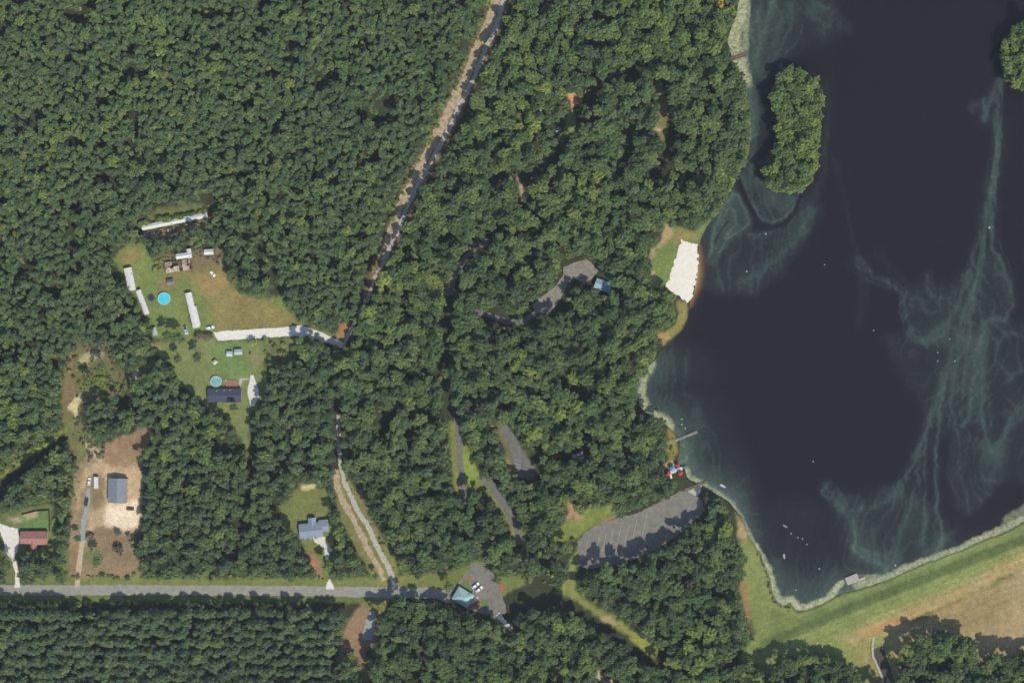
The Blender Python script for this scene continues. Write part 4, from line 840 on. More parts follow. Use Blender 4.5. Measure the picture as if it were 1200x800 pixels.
# ---- which trees become individuals: on the island, on the point, single ones, then those that show largest next to an open place
LAND = [
    ('beside the striped parking lot', [(676, 632), (745, 600), (800, 574), (826, 600), (742, 658), (690, 668)], 16), ('around the asphalt lot of the teal-roofed building', [(526, 690), (552, 660), (580, 668), (594, 718), (545, 714)], 16), ('behind the white sand beach', [(760, 262), (798, 281), (780, 337), (757, 338)], 16),
    ('along the lawn strip west of the lake', [(868, 620), (876, 640), (880, 735), (870, 700)], 16), ('at the south edge of the dam lawn', [(846, 788), (930, 772), (1004, 788)], 16), ('beside the brown field below the dam', [(1052, 772), (1078, 749), (1143, 752), (1200, 768)], 16),
    ('around the grey barn lot', [(170, 505), (172, 570), (168, 622), (164, 680)], 13), ('around the yard of the blue-grey house', [(330, 592), (352, 572), (386, 575), (392, 640), (352, 632)], 13), ('on the edge of the mobile home field', [(262, 305), (283, 346), (332, 346), (346, 372)], 13),
    ('along the forest dirt road', [(584, 0), (551, 86), (506, 176), (465, 263)], 18), ('beside the straight park lane', [(527, 494), (546, 592), (566, 560), (548, 520)], 13), ('beside the narrow striped parking bay', [(585, 497), (627, 550), (608, 560)], 13), ('beside the small paved lot in the woods', [(660, 313), (686, 303), (701, 318), (640, 368)], 13),
]
singles = {}
cand = []
for k, t in enumerate(TREES):
    x, y = t[0], t[1]
    if not (-4 < x < 1204 and -4 < y < 804): continue
    if k >= N_WOODS: singles[k] = 'yard'; continue
    if x < 80 and 644 < y < 684: singles[k] = 'front'; continue
    if at_map(isle_m, x, y): singles[k] = 'isle2' if x > 1100 else 'isle'; continue
    if t[2] in ('broad', 'mix'):
        best = None
        for li, (lab, poly, lim) in enumerate(LAND):
            d = float(dist_line(np.array([x]), np.array([y]), poly)[0])
            if d < lim and (best is None or d < best[0]): best = (d, li)
        if best: cand.append((t[6] - best[0] * .15, k, best[1]))
n_b = sum(1 for k in singles if TREES[k][2] not in ('pine', 'bush', 'scrub'))
cand.sort(reverse=True)
for sc_, k, li in cand[:max(0, 292 - n_b)]: singles[k] = li
pn = [k for k, t in enumerate(TREES[:N_WOODS]) if t[2] == 'pine' and t[0] > -3 and t[0] < 402 and 705 < t[1] < 803 and in_poly(t[0], t[1], PLANT)]
pn.sort(key=lambda k: TREES[k][1])
for k in pn[:288]: singles[k] = 'plantation'
def tree_obj(t, label, cat, group=None, name=None):
    x, y, kind, i, s, rot, r = t; p = PROTO[(kind, i)]; H = p['H'] * s; X, Y = root_xy(x, y, H)
    nm = name or {'pine': 'pine_tree', 'bush': 'shrub', 'scrub': 'shrub'}.get(kind, 'broadleaf_tree')
    o = empty(nm, (X, Y, 0), rot, label, cat, group); e_ = random.uniform(.86, 1.16); o.scale = (s * e_, s / e_, s * random.uniform(.88, 1.12))
    for part in ('trunk', 'crown'):
        c = bpy.data.objects.new(part, p[part]); col.objects.link(c); c.parent = o
    return o
for k, why in sorted(singles.items(), key=lambda q: q[0]):
    t = TREES[k]
    if why == 'isle': tree_obj(t, 'leafy green tree on the wooded island in the lake', 'tree', 'trees on the wooded island')
    elif why == 'isle2': tree_obj(t, 'leafy tree on the islet with a scum trail leading off it', 'tree', 'trees on the small islet')
    elif why == 'front': tree_obj(t, 'dark tree between the red-roofed house and the paved road', 'tree', 'trees in front of the red-roofed house')
    elif why == 'yard':
        lab = YARD[k - N_WOODS][5]
        if lab: tree_obj(t, lab, 'shrub' if t[2] in ('scrub', 'bush') else 'tree')
        elif t[0] > 300: tree_obj(t, 'shrub in the overgrown strip south of the gravel driveway', 'shrub', 'shrubs south of the gravel driveway')
        elif t[0] > 200: tree_obj(t, 'tiny round bush on the lawn beside the two pale sheds', 'shrub')
        else: tree_obj(t, 'small round bush at the top of the mobile home lawn', 'shrub')
    elif why == 'plantation':
        front = t[1] < 723
        tree_obj(t, 'plantation pine in the front row along the paved road' if front else 'plantation pine in the rows behind the front row', 'tree', 'front row of the pine plantation' if front else 'inner rows of the pine plantation')
    else:
        tree_obj(t, ('tall broadleaf tree ' if t[2] == 'broad' else 'small-crowned tree ') + LAND[why][0], 'tree', ('tall broadleaf trees ' if t[2] == 'broad' else 'small-crowned trees ') + LAND[why][0])

# ---- the rest of the woods and the low growth: one mass each
def mass(name, label, items):
    keys = sorted({(t[0], t[1]) for t in items}); n = len(items)
    me = bpy.data.meshes.new(name); me.vertices.add(n)
    me.vertices.foreach_set('co', np.array([t[2] for t in items], np.float32).ravel())
    a = me.attributes.new('pick', 'INT', 'POINT'); a.data.foreach_set('value', np.array([keys.index((t[0], t[1])) for t in items], np.int32))
    a = me.attributes.new('turn', 'FLOAT_VECTOR', 'POINT'); a.data.foreach_set('vector', np.array([(0, 0, t[3]) for t in items], np.float32).ravel())
    a = me.attributes.new('size', 'FLOAT_VECTOR', 'POINT'); a.data.foreach_set('vector', np.array([(t[4] * t[6], t[4] / t[6], t[4] * t[5]) for t in items], np.float32).ravel())
    o = bpy.data.objects.new(name, me); col.objects.link(o)
    ng = bpy.data.node_groups.new(name, 'GeometryNodeTree')
    ng.interface.new_socket('Geometry', in_out='INPUT', socket_type='NodeSocketGeometry'); ng.interface.new_socket('Geometry', in_out='OUTPUT', socket_type='NodeSocketGeometry')
    gi = ng.nodes.new('NodeGroupInput'); go = ng.nodes.new('NodeGroupOutput'); jn = ng.nodes.new('GeometryNodeJoinGeometry')
    def named(nm, ty):
        q = ng.nodes.new('GeometryNodeInputNamedAttribute'); q.data_type = ty; q.inputs['Name'].default_value = nm
        return next(s for s in q.outputs if s.enabled and s.name == 'Attribute')
    pk, tn, sz = named('pick', 'INT'), named('turn', 'FLOAT_VECTOR'), named('size', 'FLOAT_VECTOR')
    for ki, key in enumerate(keys):
        oi = ng.nodes.new('GeometryNodeObjectInfo'); oi.inputs['Object'].default_value = PROTO[key]['obj']; oi.inputs['As Instance'].default_value = True
        ip = ng.nodes.new('GeometryNodeInstanceOnPoints'); cmp_ = ng.nodes.new('FunctionNodeCompare'); cmp_.data_type = 'INT'; cmp_.operation = 'EQUAL'
        ii = [s for s in cmp_.inputs if s.type == 'INT']; ng.links.new(pk, ii[0]); ii[1].default_value = ki
        ng.links.new(gi.outputs[0], ip.inputs['Points']); ng.links.new(cmp_.outputs[0], ip.inputs['Selection']); ng.links.new(oi.outputs['Geometry'], ip.inputs['Instance'])
        ng.links.new(tn, ip.inputs['Rotation']); ng.links.new(sz, ip.inputs['Scale']); ng.links.new(ip.outputs[0], jn.inputs[0])
    ng.links.new(jn.outputs[0], go.inputs[0])
    md = o.modifiers.new('mass', 'NODES'); md.node_group = ng
    return tag(o, label, 'forest', kind='stuff')
rest = [(t[2], t[3], (*root_xy(t[0], t[1], PROTO[(t[2], t[3])]['H'] * t[4]), 0.0), t[5], t[4], random.uniform(.82, 1.18), random.uniform(.84, 1.19)) for k, t in enumerate(TREES) if k not in singles]
mass('woodland', 'dense mixed green forest filling the land round the clearings', rest)
mass('undergrowth', 'low bushes and brush on the banks and under the trees', [(k, i, W(x, y, 1.0)[:2] + (0.0,), rot, s, 1.0, random.uniform(.8, 1.25)) for (x, y, k, i, s, rot) in UNDER])
print('TREES', len(TREES), 'single', len(singles), 'under', len(UNDER))

# ================================================================== BUILDINGS
def metal_roof(name, c, rough=0.55, seam=2.2):
    if name in MATS: return MATS[name]
    m = mat(name, c, tuple(v * .82 for v in c), 0.7, rough, 0.3); nt = m.node_tree; b = nt.nodes['Principled BSDF']
    wv = nt.nodes.new('ShaderNodeTexWave'); wv.inputs['Scale'].default_value = seam; tc = nt.nodes.new('ShaderNodeTexCoord'); nt.links.new(tc.outputs['Object'], wv.inputs[0])
    bp = nt.nodes.new('ShaderNodeBump'); bp.inputs['Strength'].default_value = .35; bp.inputs['Distance'].default_value = .04; nt.links.new(wv.outputs['Fac'], bp.inputs['Height']); nt.links.new(bp.outputs[0], b.inputs['Normal'])
    return m
WH_ROOF = metal_roof('white_metal_roof', srgb(222, 220, 208)); GR_ROOF = metal_roof('pale_grey_roof', srgb(186, 192, 188)); BARN_ROOF = metal_roof('grey_metal_roof', srgb(128, 136, 138))
CH_ROOF = mat('charcoal_shingles', srgb(84, 88, 98), srgb(68, 72, 82), 1.5, .9, .1, 5); BLUE_ROOF = mat('blue_grey_shingles', srgb(150, 160, 170), srgb(126, 138, 150), 1.2, .85, .15, 5)
RED_ROOF = mat('dusty_red_roof', srgb(178, 130, 116), srgb(158, 112, 100), 0.9, .8, .15, 5); TEAL_ROOF = metal_roof('teal_metal_roof', srgb(162, 196, 188), .5); PAV_ROOF = metal_roof('pale_blue_roof', srgb(156, 184, 196), .5)
WALL_W = mat('white_siding', srgb(232, 228, 214), srgb(206, 200, 186), .8, .8, .2); WALL_T = mat('tan_siding', srgb(206, 194, 162), srgb(180, 168, 138), .8, .85, .15); WALL_G = mat('grey_siding', srgb(166, 168, 164), srgb(142, 144, 140), .8, .85, .15)
TRIM = mat('white_trim', srgb(226, 224, 214), None, 1, .7, .2); GLASS = mat('window_glass', (.03, .04, .05), (.02, .025, .03), .5, .08, .5); DOORM = mat('door_paint', srgb(120, 96, 80), None, 1, .7, .2); DARKW = mat('weathered_wood', srgb(136, 122, 102), srgb(96, 84, 70), 1.3, .95, .05, 5)
RUST = mat('rusty_roof', srgb(204, 186, 158), srgb(144, 122, 100), .9, .85, .15, 6)
def rectM(cx, cy, ang, z): X, Y, _ = W(cx, cy, z); return (X, Y, 0), R(ang)
def slab(mb, pts, t):
    """a flat roof plane through pts, t thick"""
    n = len(pts); p = [Vector(q) for q in pts]; nr = (p[1] - p[0]).cross(p[2] - p[0]).normalized()
    if nr.z < 0: p = p[::-1]; nr = -nr
    mb.add([q - nr * t for q in p] + p, [tuple(range(n))[::-1], tuple(range(n, 2 * n))] + [(i, (i + 1) % n, n + (i + 1) % n, n + i) for i in range(n)])
def add_block(root, l, w, hw, hr, wm, rm, ox=0, oy=0, rot=0, over=.35, windows=True, door=True, hip=False, ridge=True, z0=0.0, pm=None):
    """one block: ridge along local x; l by w are roof-edge sizes"""
    M = Matrix.Translation((ox, oy, z0)) @ Matrix.Rotation(R(rot), 4, 'Z'); pm = pm or TRIM
    a, b = l / 2 - over, w / 2 - over; A, B = l / 2, w / 2; e = hw - hr * over / b
    T = lambda p: tuple(M @ Vector(p))
    mb = MB()
    if hip: mb.box(-a, a, -b, b, -.1, hw - .06, M)
    else:
        vs = [(-a, -b, -.1), (a, -b, -.1), (a, b, -.1), (-a, b, -.1), (-a, -b, hw - .06), (a, -b, hw - .06), (a, b, hw - .06), (-a, b, hw - .06), (-a, 0, hw + hr - .1), (a, 0, hw + hr - .1)]
        mb.add([T(v) for v in vs], [(0, 3, 2, 1), (0, 1, 5, 4), (2, 3, 7, 6), (1, 2, 6, 9, 5), (3, 0, 4, 8, 7), (4, 5, 9, 8), (6, 7, 8, 9)])
    wall = mb.build('wall', wm, root)
    top = hw + hr
    if hip:
        rl = max(A - B, .4)
        planes = [[(-A, -B, e), (A, -B, e), (rl, 0, top), (-rl, 0, top)], [(A, B, e), (-A, B, e), (-rl, 0, top), (rl, 0, top)], [(A, -B, e), (A, B, e), (rl, 0, top)], [(-A, B, e), (-A, -B, e), (-rl, 0, top)]]
    else:
        planes = [[(-A, -B, e), (A, -B, e), (A, 0, top), (-A, 0, top)], [(A, B, e), (-A, B, e), (-A, 0, top), (A, 0, top)]]
        rl = A
    for pl in planes:
        q = MB(); slab(q, [T(p) for p in pl], .1); q.build('roof', rm, root)
    if ridge: MB().box(-rl, rl, -.14, .14, top - .03, top + .05, M).build('ridge_cap', rm, root)
    if windows:
        n = max(1, int(l / 3.2))
        for sgn in (-1, 1):
            for i in range(n):
                x = -a + (i + .5) * 2 * a / n
                if door and sgn < 0 and i == n // 2: continue
                f = MB().box(x - .5, x + .5, sgn * b - .05, sgn * b + .05, hw * .38, hw * .8, M).build('window', pm, root)
                MB().box(x - .42, x + .42, sgn * b - .07, sgn * b + .07, hw * .42, hw * .76, M).build('pane', GLASS, f)
    if door:
        n = max(1, int(l / 3.2)); x = -a + (n // 2 + .5) * 2 * a / n
        d = MB().box(x - .48, x + .48, -b - .06, -b + .02, 0, min(2.05, hw * .85), M).build('door', DOORM, root)
        MB().box(x + .32, x + .4, -b - .12, -b - .06, .95, 1.05, M).build('handle', TRIM, d)
    return wall
def building(name, label, cat, cx, cy, l, w, ang, hw, hr, wm, rm, group=None, **kw):
    loc, rz = rectM(cx, cy, ang, hw + hr * .4); root = empty(name, loc, rz, label, cat, group)
    add_block(root, l * S, w * S, hw, hr, wm, rm, **kw); return root
# mobile homes
building('mobile_home', 'wide white mobile home at the wood edge northwest of the pool', 'mobile home', 152, 327, 27, 9, -78.3, 2.9, .35, WALL_W, WH_ROOF, over=.15)
building('mobile_home', 'narrow white trailer home between wide mobile home and pale shed', 'mobile home', 167, 354, 30, 6, -69.4, 2.8, .3, WALL_W, WH_ROOF, over=.12)
mh = building('mobile_home', 'long white mobile home at the end of the gravel driveway', 'mobile home', 225.2, 363.5, 42, 7.6, -76.6, 3.0, .35, WALL_W, WH_ROOF, over=.15)
MB().box(-2.0, 9.5, 1.8, 2.6, 0, 2.6).build('side_extension', WALL_W, mh)
st = MB().box(3.0, 6.5, -3.8, -2.0, 0, .7).build('porch', DARKW, mh); MB().box(6.5, 7.4, -3.4, -2.4, 0, .35).build('step', DARKW, st)
# sheds
building('garden_shed', 'grey-roofed shed just above the turquoise pool', 'shed', 199.5, 330.5, 8, 7, 8, 2.3, .7, WALL_W, metal_roof('dark_grey_roof', srgb(120, 118, 112)), windows=False)
building('garden_shed', 'pale shed at the lower corner of the mobile home lawn', 'shed', 180.7, 388.5, 9.5, 6, -72, 2.3, .5, WALL_G, GR_ROOF, windows=False)
building('garden_shed', 'smaller pale blue-grey shed of the pair on lawn', 'shed', 268.8, 414.5, 7, 6, 0, 2.3, .5, WALL_G, metal_roof('pale_blue_grey_roof', srgb(196, 208, 208)), windows=False)
building('garden_shed', 'larger pale shed of the pair on lawn', 'shed', 279.2, 412.3, 9.2, 6.6, 4, 2.5, .6, WALL_W, GR_ROOF, windows=False)
building('garden_shed', 'tiny tan shed standing askew on the lawn', 'shed', 251.6, 424.2, 5.2, 5, 42, 2.1, .5, WALL_T, metal_roof('tan_roof', srgb(206, 200, 178)), windows=False)
building('storage_shed', 'white-roofed shed at the wood edge beside the ruined barn', 'shed', 244.5, 295.2, 11, 6.5, 3, 2.5, .5, WALL_W, WH_ROOF, windows=False)
s2 = building('farm_shed', 'white-roofed L-shaped farm shed behind the ruined barn', 'shed', 215, 299.5, 18, 6.5, 8, 2.8, .6, WALL_W, WH_ROOF, windows=False)
add_block(s2, 5.5, 2.6, 2.7, .4, WALL_W, WH_ROOF, ox=3.4, oy=.8, rot=90, windows=False, door=False)
# long low house under trees
lh = building('chicken_house', 'very long narrow shed with white metal roof in the forest', 'shed', 204.5, 259.4, 78, 6.2, 11.2, 2.4, .5, WALL_G, WH_ROOF, windows=False, over=.2)
# ruined barn: broken roof sheets on frame
loc, rz = rectM(208.5, 311.5, 9, 2.2); rb = empty('ruined_barn', loc, rz, 'ruined tan barn with broken roof sheets and exposed rafters', 'barn')
mbw = MB()
for s_ in (-1, 1): mbw.box(-7.6, 7.6, s_ * 2.9 - .07, s_ * 2.9 + .07, -.1, 1.9)
for s_ in (-1, 1): mbw.box(s_ * 7.6 - .07, s_ * 7.6 + .07, -2.83, 2.83, -.1, 2.2)
mbw.build('wall', DARKW, rb)
for i in range(16):
    x = -7.5 + i
    for s_ in (-1, 1):
        if random.random() < .8:
            MB().tube((x, s_ * 3.1, 1.95), (x, 0, 3.0), .07, None, 4).build('rafter', DARKW, rb)
for i in range(15):
    x = -7.4 + i
    for s_ in (-1, 1):
        if random.random() < (.86 if s_ < 0 else .5):
            l0 = random.uniform(.0, 1.2) if random.random() < .4 else 0; q = MB(); t = random.uniform(-.1, .1)
            y0, y1 = 3.25, l0; slab(q, [(x, s_ * y0, 2.0 + t), (x + .94, s_ * y0, 2.0 - t), (x + .94, s_ * y1, 3.15 - y1 * .36), (x, s_ * y1, 3.15 - y1 * .36)], .05); q.build('roof_sheet', RUST, rb)
# collapsed row south of the long shed
loc, rz = rectM(187, 271.5, 9, .6); rc = empty('collapsed_shed', loc, rz, 'collapsed brown shed frame lying alongside the long white shed', 'shed')
for i in range(14):
    x = -9.5 + i * 1.4; q = MB(); slab(q, [(x, -1.3, .4 + random.random() * .4), (x + 1.1, -1.3, .3 + random.random() * .5), (x + 1.1, 1.1, .6 + random.random() * .5), (x, 1.1, .5 + random.random() * .5)], .06)
    if random.random() < .7: q.build('roof_sheet', RUST, rc)
    MB().tube((x, -1.5, 0), (x + .2, 1.4, 1.0 + random.random() * .4), .07, None, 4).build('rafter', DARKW, rc)
for s_ in (-1, 1): MB().box(-9.6, 9.8, s_ * 1.45 - .08, s_ * 1.45 + .08, -.1, .45).build('sill_beam', DARKW, rc)
# house with dark roof
hs = building('house', 'long house with charcoal roof beside the greenish round pool', 'house', 263, 463.2, 39.5, 16, 0, 2.9, 1.3, WALL_W, CH_ROOF, over=.35)
dk = MB().box(.3, 7.2, 4.1, 8.4, .0, .55).build('deck', mat('red_deck', srgb(168, 122, 100), srgb(140, 100, 82), 1.5, .9, .1), hs)
for i in range(7): MB().box(.3 + i * 1.14, .4 + i * 1.14, 8.35, 8.45, .55, 1.4).build('baluster', TRIM, dk)
MB().box(.3, 7.2, 8.36, 8.44, 1.4, 1.48).build('handrail', TRIM, dk)
MB().box(-.2, .9, 7.6, 9.3, 0, .3).build('stone_step', CONC, hs)
MB().tube((2, -2.1, 3.4), (2, -2.1, 4.3), .1, None, 8).build('vent_pipe', TRIM, hs)
# blue-grey house
bh = building('house', 'blue-grey roofed house with two wings and white driveway', 'house', 364, 621.5, 27, 17.5, 6, 2.9, 1.5, WALL_W, BLUE_ROOF)
add_block(bh, 5.5, 4.6, 2.8, .9, WALL_W, BLUE_ROOF, ox=1.3, oy=4.6, rot=90, windows=False, door=False)
add_block(bh, 5.6, 7.0, 2.7, 1.1, WALL_W, BLUE_ROOF, ox=7.8, oy=2.0, rot=0, windows=False, door=False)
for x in (-4.5, -1.2, 2.6): add_block(bh, 3.0, 2.2, 2.75, .6, WALL_W, BLUE_ROOF, ox=x, oy=-3.6, rot=90, windows=False, door=False, over=.15)
# red house
rh = building('house', 'red-roofed house with a front porch gable and fenced lawn', 'house', 39.3, 630.3, 31.5, 16, 0, 2.9, 1.9, WALL_T, RED_ROOF)
add_block(rh, 5.0, 4.2, 2.7, 1.2, WALL_T, RED_ROOF, ox=-.4, oy=-4.0, rot=90, windows=False, door=False)
MB().box(-3.2, 2.6, -7.2, -4.0, 0, .25).build('porch', mat('brick_porch', srgb(150, 108, 92), srgb(120, 84, 72), 1.5), rh)
# barn
bn = building('barn', 'grey metal barn on the pale dirt lot', 'barn', 137.4, 574.8, 28.5, 22, -91.5, 4.0, 1.5, WALL_W, BARN_ROOF, over=.25, windows=False, door=False)
for y in (-2.5, 2.5):
    d = MB().box(6.84, 6.96, y - 1.6, y + 1.6, 0, 3.2).build('door', WALL_G, bn); MB().box(6.97, 7.05, y - .3, y + .3, 1.0, 1.1).build('handle', TRIM, d)
for x in (-4, 0, 4): MB().box(x - .5, x + .5, 5.2, 5.32, 1.6, 2.5).build('window', GLASS, bn)
# park building
pk = building('park_office', 'small park building with a teal hip roof by the asphalt lot', 'building', 542.5, 699.5, 21, 17, -31, 3.0, 1.7, WALL_T, TEAL_ROOF, hip=True, over=.6)
building('picnic_pavilion', 'pale blue roofed pavilion shaded by trees near the woods lot', 'pavilion', 706.5, 334.5, 19, 12, -20, 2.9, 1.1, WALL_G, PAV_ROOF)
for rt in [o for o in col.objects if o.parent is None and o.name.split('.')[0] in ('mobile_home', 'house', 'barn', 'chicken_house', 'park_office')]:
    rf = [c for c in rt.children if c.name.split('.')[0] == 'roof'][:2]
    for c in rf:
        for k in range(3 if len(rf) > 1 else 1):
            vs = [v.co for v in c.data.vertices]; f = Vector(vs[len(vs) // 2]); g = Vector(vs[len(vs) // 2 + 1]); h2 = Vector(vs[len(vs) // 2 + 2]); t1, t2 = random.uniform(.15, .85), random.uniform(.25, .7)
            p = f.lerp(g, t1).lerp(h2, t2 * .5); q = MB()
            if random.random() < .5: q.tube((p.x, p.y, p.z - .2), (p.x, p.y, p.z + .45), .13, None, 8)
            else: q.box(p.x - .35, p.x + .35, p.y - .3, p.y + .3, p.z - .2, p.z + .4)
            q.build('roof_vent', MATS['grey_siding'], rt)
# ------------------------------------------------------------------ pools and trampoline
def pool(label, cx, cy, r, water, wallc, ladder=90):
    X, Y, _ = W(cx, cy, 1.0); root = empty('swimming_pool', (X, Y, 0), 0, label, 'pool')
    MB().ring(r - .06, r, 0, 1.25, 32).build('wall', wallc, root); MB().ring(r - .16, r + .12, 1.25, 1.31, 32).build('top_rail', TRIM, root); MB().disc(r - .07, 1.08, 32).build('water', water, root)
    for i in range(12):
        a = 6.283 * i / 12; MB().box(r + .0, r + .1, -.07, .07, 0, 1.25, Matrix.Rotation(a, 4, 'Z')).build('upright', TRIM, root)
    Mz = Matrix.Rotation(R(ladder), 4, 'Z')
    ld = MB().box(r + .12, r + .18, -.3, -.24, 0, 1.7, Mz).box(r + .12, r + .18, .24, .3, 0, 1.7, Mz).build('ladder', TRIM, root)
    for k in range(4): MB().box(r + .12, r + .17, -.24, .24, .25 + k * .3, .3 + k * .3, Mz).build('rung', TRIM, ld)
pool('turquoise round above-ground pool on the mobile home lawn', 192.3, 349.8, 3.55, mat('pool_water', srgb(84, 206, 218), srgb(70, 190, 206), .5, .1, .5), mat('pool_wall', srgb(150, 186, 200), None, .5, .5, .3))
pool('pale greenish-blue round pool against the dark-roofed house', 253.2, 446.8, 3.15, mat('pool_water_green', srgb(140, 184, 176), srgb(112, 160, 158), .35, .15, .5), mat('pool_wall_blue', srgb(106, 150, 170), None, .5, .5, .3), 0)
X, Y, _ = W(177.3, 349, .8); tr = empty('trampoline', (X, Y, 0), 0, 'round dark trampoline next to the turquoise pool', 'trampoline')
MB().disc(1.75, .8, 24).build('mat', mat('trampoline_mat', (.03, .035, .04), None, 1, .8, .1), tr); MB().ring(1.7, 2.05, .78, .84, 24).build('edge_pad', mat('pad_green', srgb(76, 96, 92), None, 1, .7, .2), tr)
for i in range(6):
    a = 6.283 * i / 6; MB().tube((1.95 * math.cos(a), 1.95 * math.sin(a), 0), (1.95 * math.cos(a), 1.95 * math.sin(a), .78), .04, None, 6).build('leg', TRIM, tr)
# ------------------------------------------------------------------ vehicles
TYRE = mat('tyre', (.02, .02, .02), None, 2, .9, .1); RIM = mat('wheel_rim', (.45, .45, .46), None, 2, .4, .4); LAMP = mat('lamp_glass', (.7, .7, .68), None, 2, .2, .5); TAIL = mat('tail_glass', (.4, .03, .02), None, 2, .3, .5)
def paint(name, c): return mat(name, c, tuple(v * .92 for v in c), .4, .3, .5)
def car(name, label, cx, cy, ang, body, L=4.6, Wd=1.85, truck=False, group=None):
    X, Y, _ = W(cx, cy, 1.0); root = empty(name, (X, Y, .05), R(ang), label, 'car' if not truck else 'pickup', group); h = L / 2; b = Wd / 2
    sec = [(-h, .32, .72, b * .92), (-h + .12, .25, .92, b * .98), (-h * .5, .22, .96, b), (0, .22, .95, b), (h * .45, .22, .94, b), (h - .2, .24, .84, b * .96), (h, .34, .66, b * .86)]
    vs = []; fs = []
    for x, z0, z1, hw in sec: vs += [(x, -hw, z0), (x, hw, z0), (x, hw, z1 * .72), (x, hw * .92, z1), (x, -hw * .92, z1), (x, -hw, z1 * .72)]
    n = 6
    for k in range(len(sec) - 1): fs += [(k * n + i, (k + 1) * n + i, (k + 1) * n + (i + 1) % n, k * n + (i + 1) % n) for i in range(n)]
    fs += [tuple(range(n)), tuple(range((len(sec) - 1) * n, len(sec) * n))[::-1]]
    MB().add(vs, fs).build('body', body, root, True if False else False)
    c0, c1, c2, c3 = ((-h * .82, -h * .62, h * .12, h * .42) if not truck else (-h * .1, -h * .02, h * .3, h * .52))
    cb = b * .86; ct = b * .70
    cv = [(c0, -cb, .93), (c3, -cb, .93), (c3, cb, .93), (c0, cb, .93), (c1, -ct, 1.48), (c2, -ct, 1.48), (c2, ct, 1.48), (c1, ct, 1.48)]
    MB().add(cv, [(0, 1, 5, 4), (1, 2, 6, 5), (2, 3, 7, 6), (3, 0, 4, 7), (0, 3, 2, 1), (4, 5, 6, 7)]).build('windows', GLASS, root)
    MB().add([(c1 - .04, -ct - .03, 1.48), (c2 + .04, -ct - .03, 1.48), (c2 + .04, ct + .03, 1.48), (c1 - .04, ct + .03, 1.48), (c1 + .05, -ct + .06, 1.55), (c2 - .06, -ct + .06, 1.55), (c2 - .06, ct - .06, 1.55), (c1 + .05, ct - .06, 1.55)], [(0, 3, 2, 1), (4, 5, 6, 7), (0, 1, 5, 4), (1, 2, 6, 5), (2, 3, 7, 6), (3, 0, 4, 7)]).build('roof', body, root)
    if truck: MB().box(-h + .15, -h * .14, -b * .78, b * .78, .9, .985).build('cargo_bed', mat('bed_liner', (.04, .04, .045), None, 1, .8, .1), root)
    for x in (-h * .62, h * .62):
        for s_ in (-1, 1):
            w_ = MB().tube((x, s_ * (b - .2), .30), (x, s_ * (b + .01), .30), .32, None, 14).build('wheel', TYRE, root); MB().tube((x, s_ * (b + .0), .30), (x, s_ * (b + .025), .30), .19, None, 10).build('rim', RIM, w_)
    for s_ in (-1, 1):
        MB().box(h - .12, h + .01, s_ * b * .62 - .18, s_ * b * .62 + .18, .58, .7).build('headlight', LAMP, root); MB().box(-h - .01, -h + .1, s_ * b * .66 - .14, s_ * b * .66 + .14, .62, .78).build('tail_light', TAIL, root)
    return root
WP = paint('white_car_paint', (.60, .60, .585))
car('parked_car', 'white car parked at the end of the gravel driveway', 246, 384, 12, WP, 4.9)
car('pickup_truck', 'grey pickup in tree shade beside the long mobile home', 217.5, 386.5, -75, paint('silver_paint', (.42, .45, .47)), 5.2, 1.95, True)
car('parked_car', 'pale cream car on the field near the white-roofed shed', 249, 320.5, -50, paint('cream_paint', (.62, .58, .45)), 4.2)
car('parked_car', 'dark car on the crushed stone driveway west of the barn', 101, 588, 80, paint('black_paint', (.03, .03, .035)), 4.8)
car('parked_car', 'dark red-brown car parked at the front of the barn', 152.5, 596, -3, paint('maroon_paint', (.09, .04, .035)), 4.4)
car('parked_car', 'white car parked at the bend of dirt track by the trailer', 104.5, 564, 85, WP, 4.6)
car('parked_car', 'white van-like car parked on the side nearer the teal roof', 557.3, 685.8, 38, WP, 4.8)
car('parked_car', 'white car parked beside another one, nearer the red mulch', 561.6, 690.0, 38, WP, 4.8)
car('parked_car', 'white car showing through the trees in the camp woods', 679, 532, 20, WP, 4.4)
# box trailer
X, Y, _ = W(112.6, 565.3, 2.2); bt = empty('box_trailer', (X, Y, .05), R(-88), 'long white box trailer parked on grass west of the barn', 'trailer')
MB().box(-3.4, 3.4, -1.2, 1.2, .55, 2.7).build('body', WALL_W, bt); MB().box(-3.36, 3.36, -1.16, 1.16, 2.7, 2.76).build('roof', WH_ROOF, bt)
MB().box(-3.46, -3.4, -1.05, 1.05, .7, 2.5).build('door', TRIM, bt); MB().tube((3.4, 0, .5), (4.6, 0, .45), .06, None, 6).build('tow_bar', RIM, bt)
for x in (-.7, .2):
    for s_ in (-1, 1):
        w_ = MB().tube((x, s_ * .98, .33), (x, s_ * 1.19, .33), .34, None, 14).build('wheel', TYRE, bt); MB().tube((x, s_ * 1.19, .33), (x, s_ * 1.21, .33), .18, None, 10).build('rim', RIM, bt if False else w_)
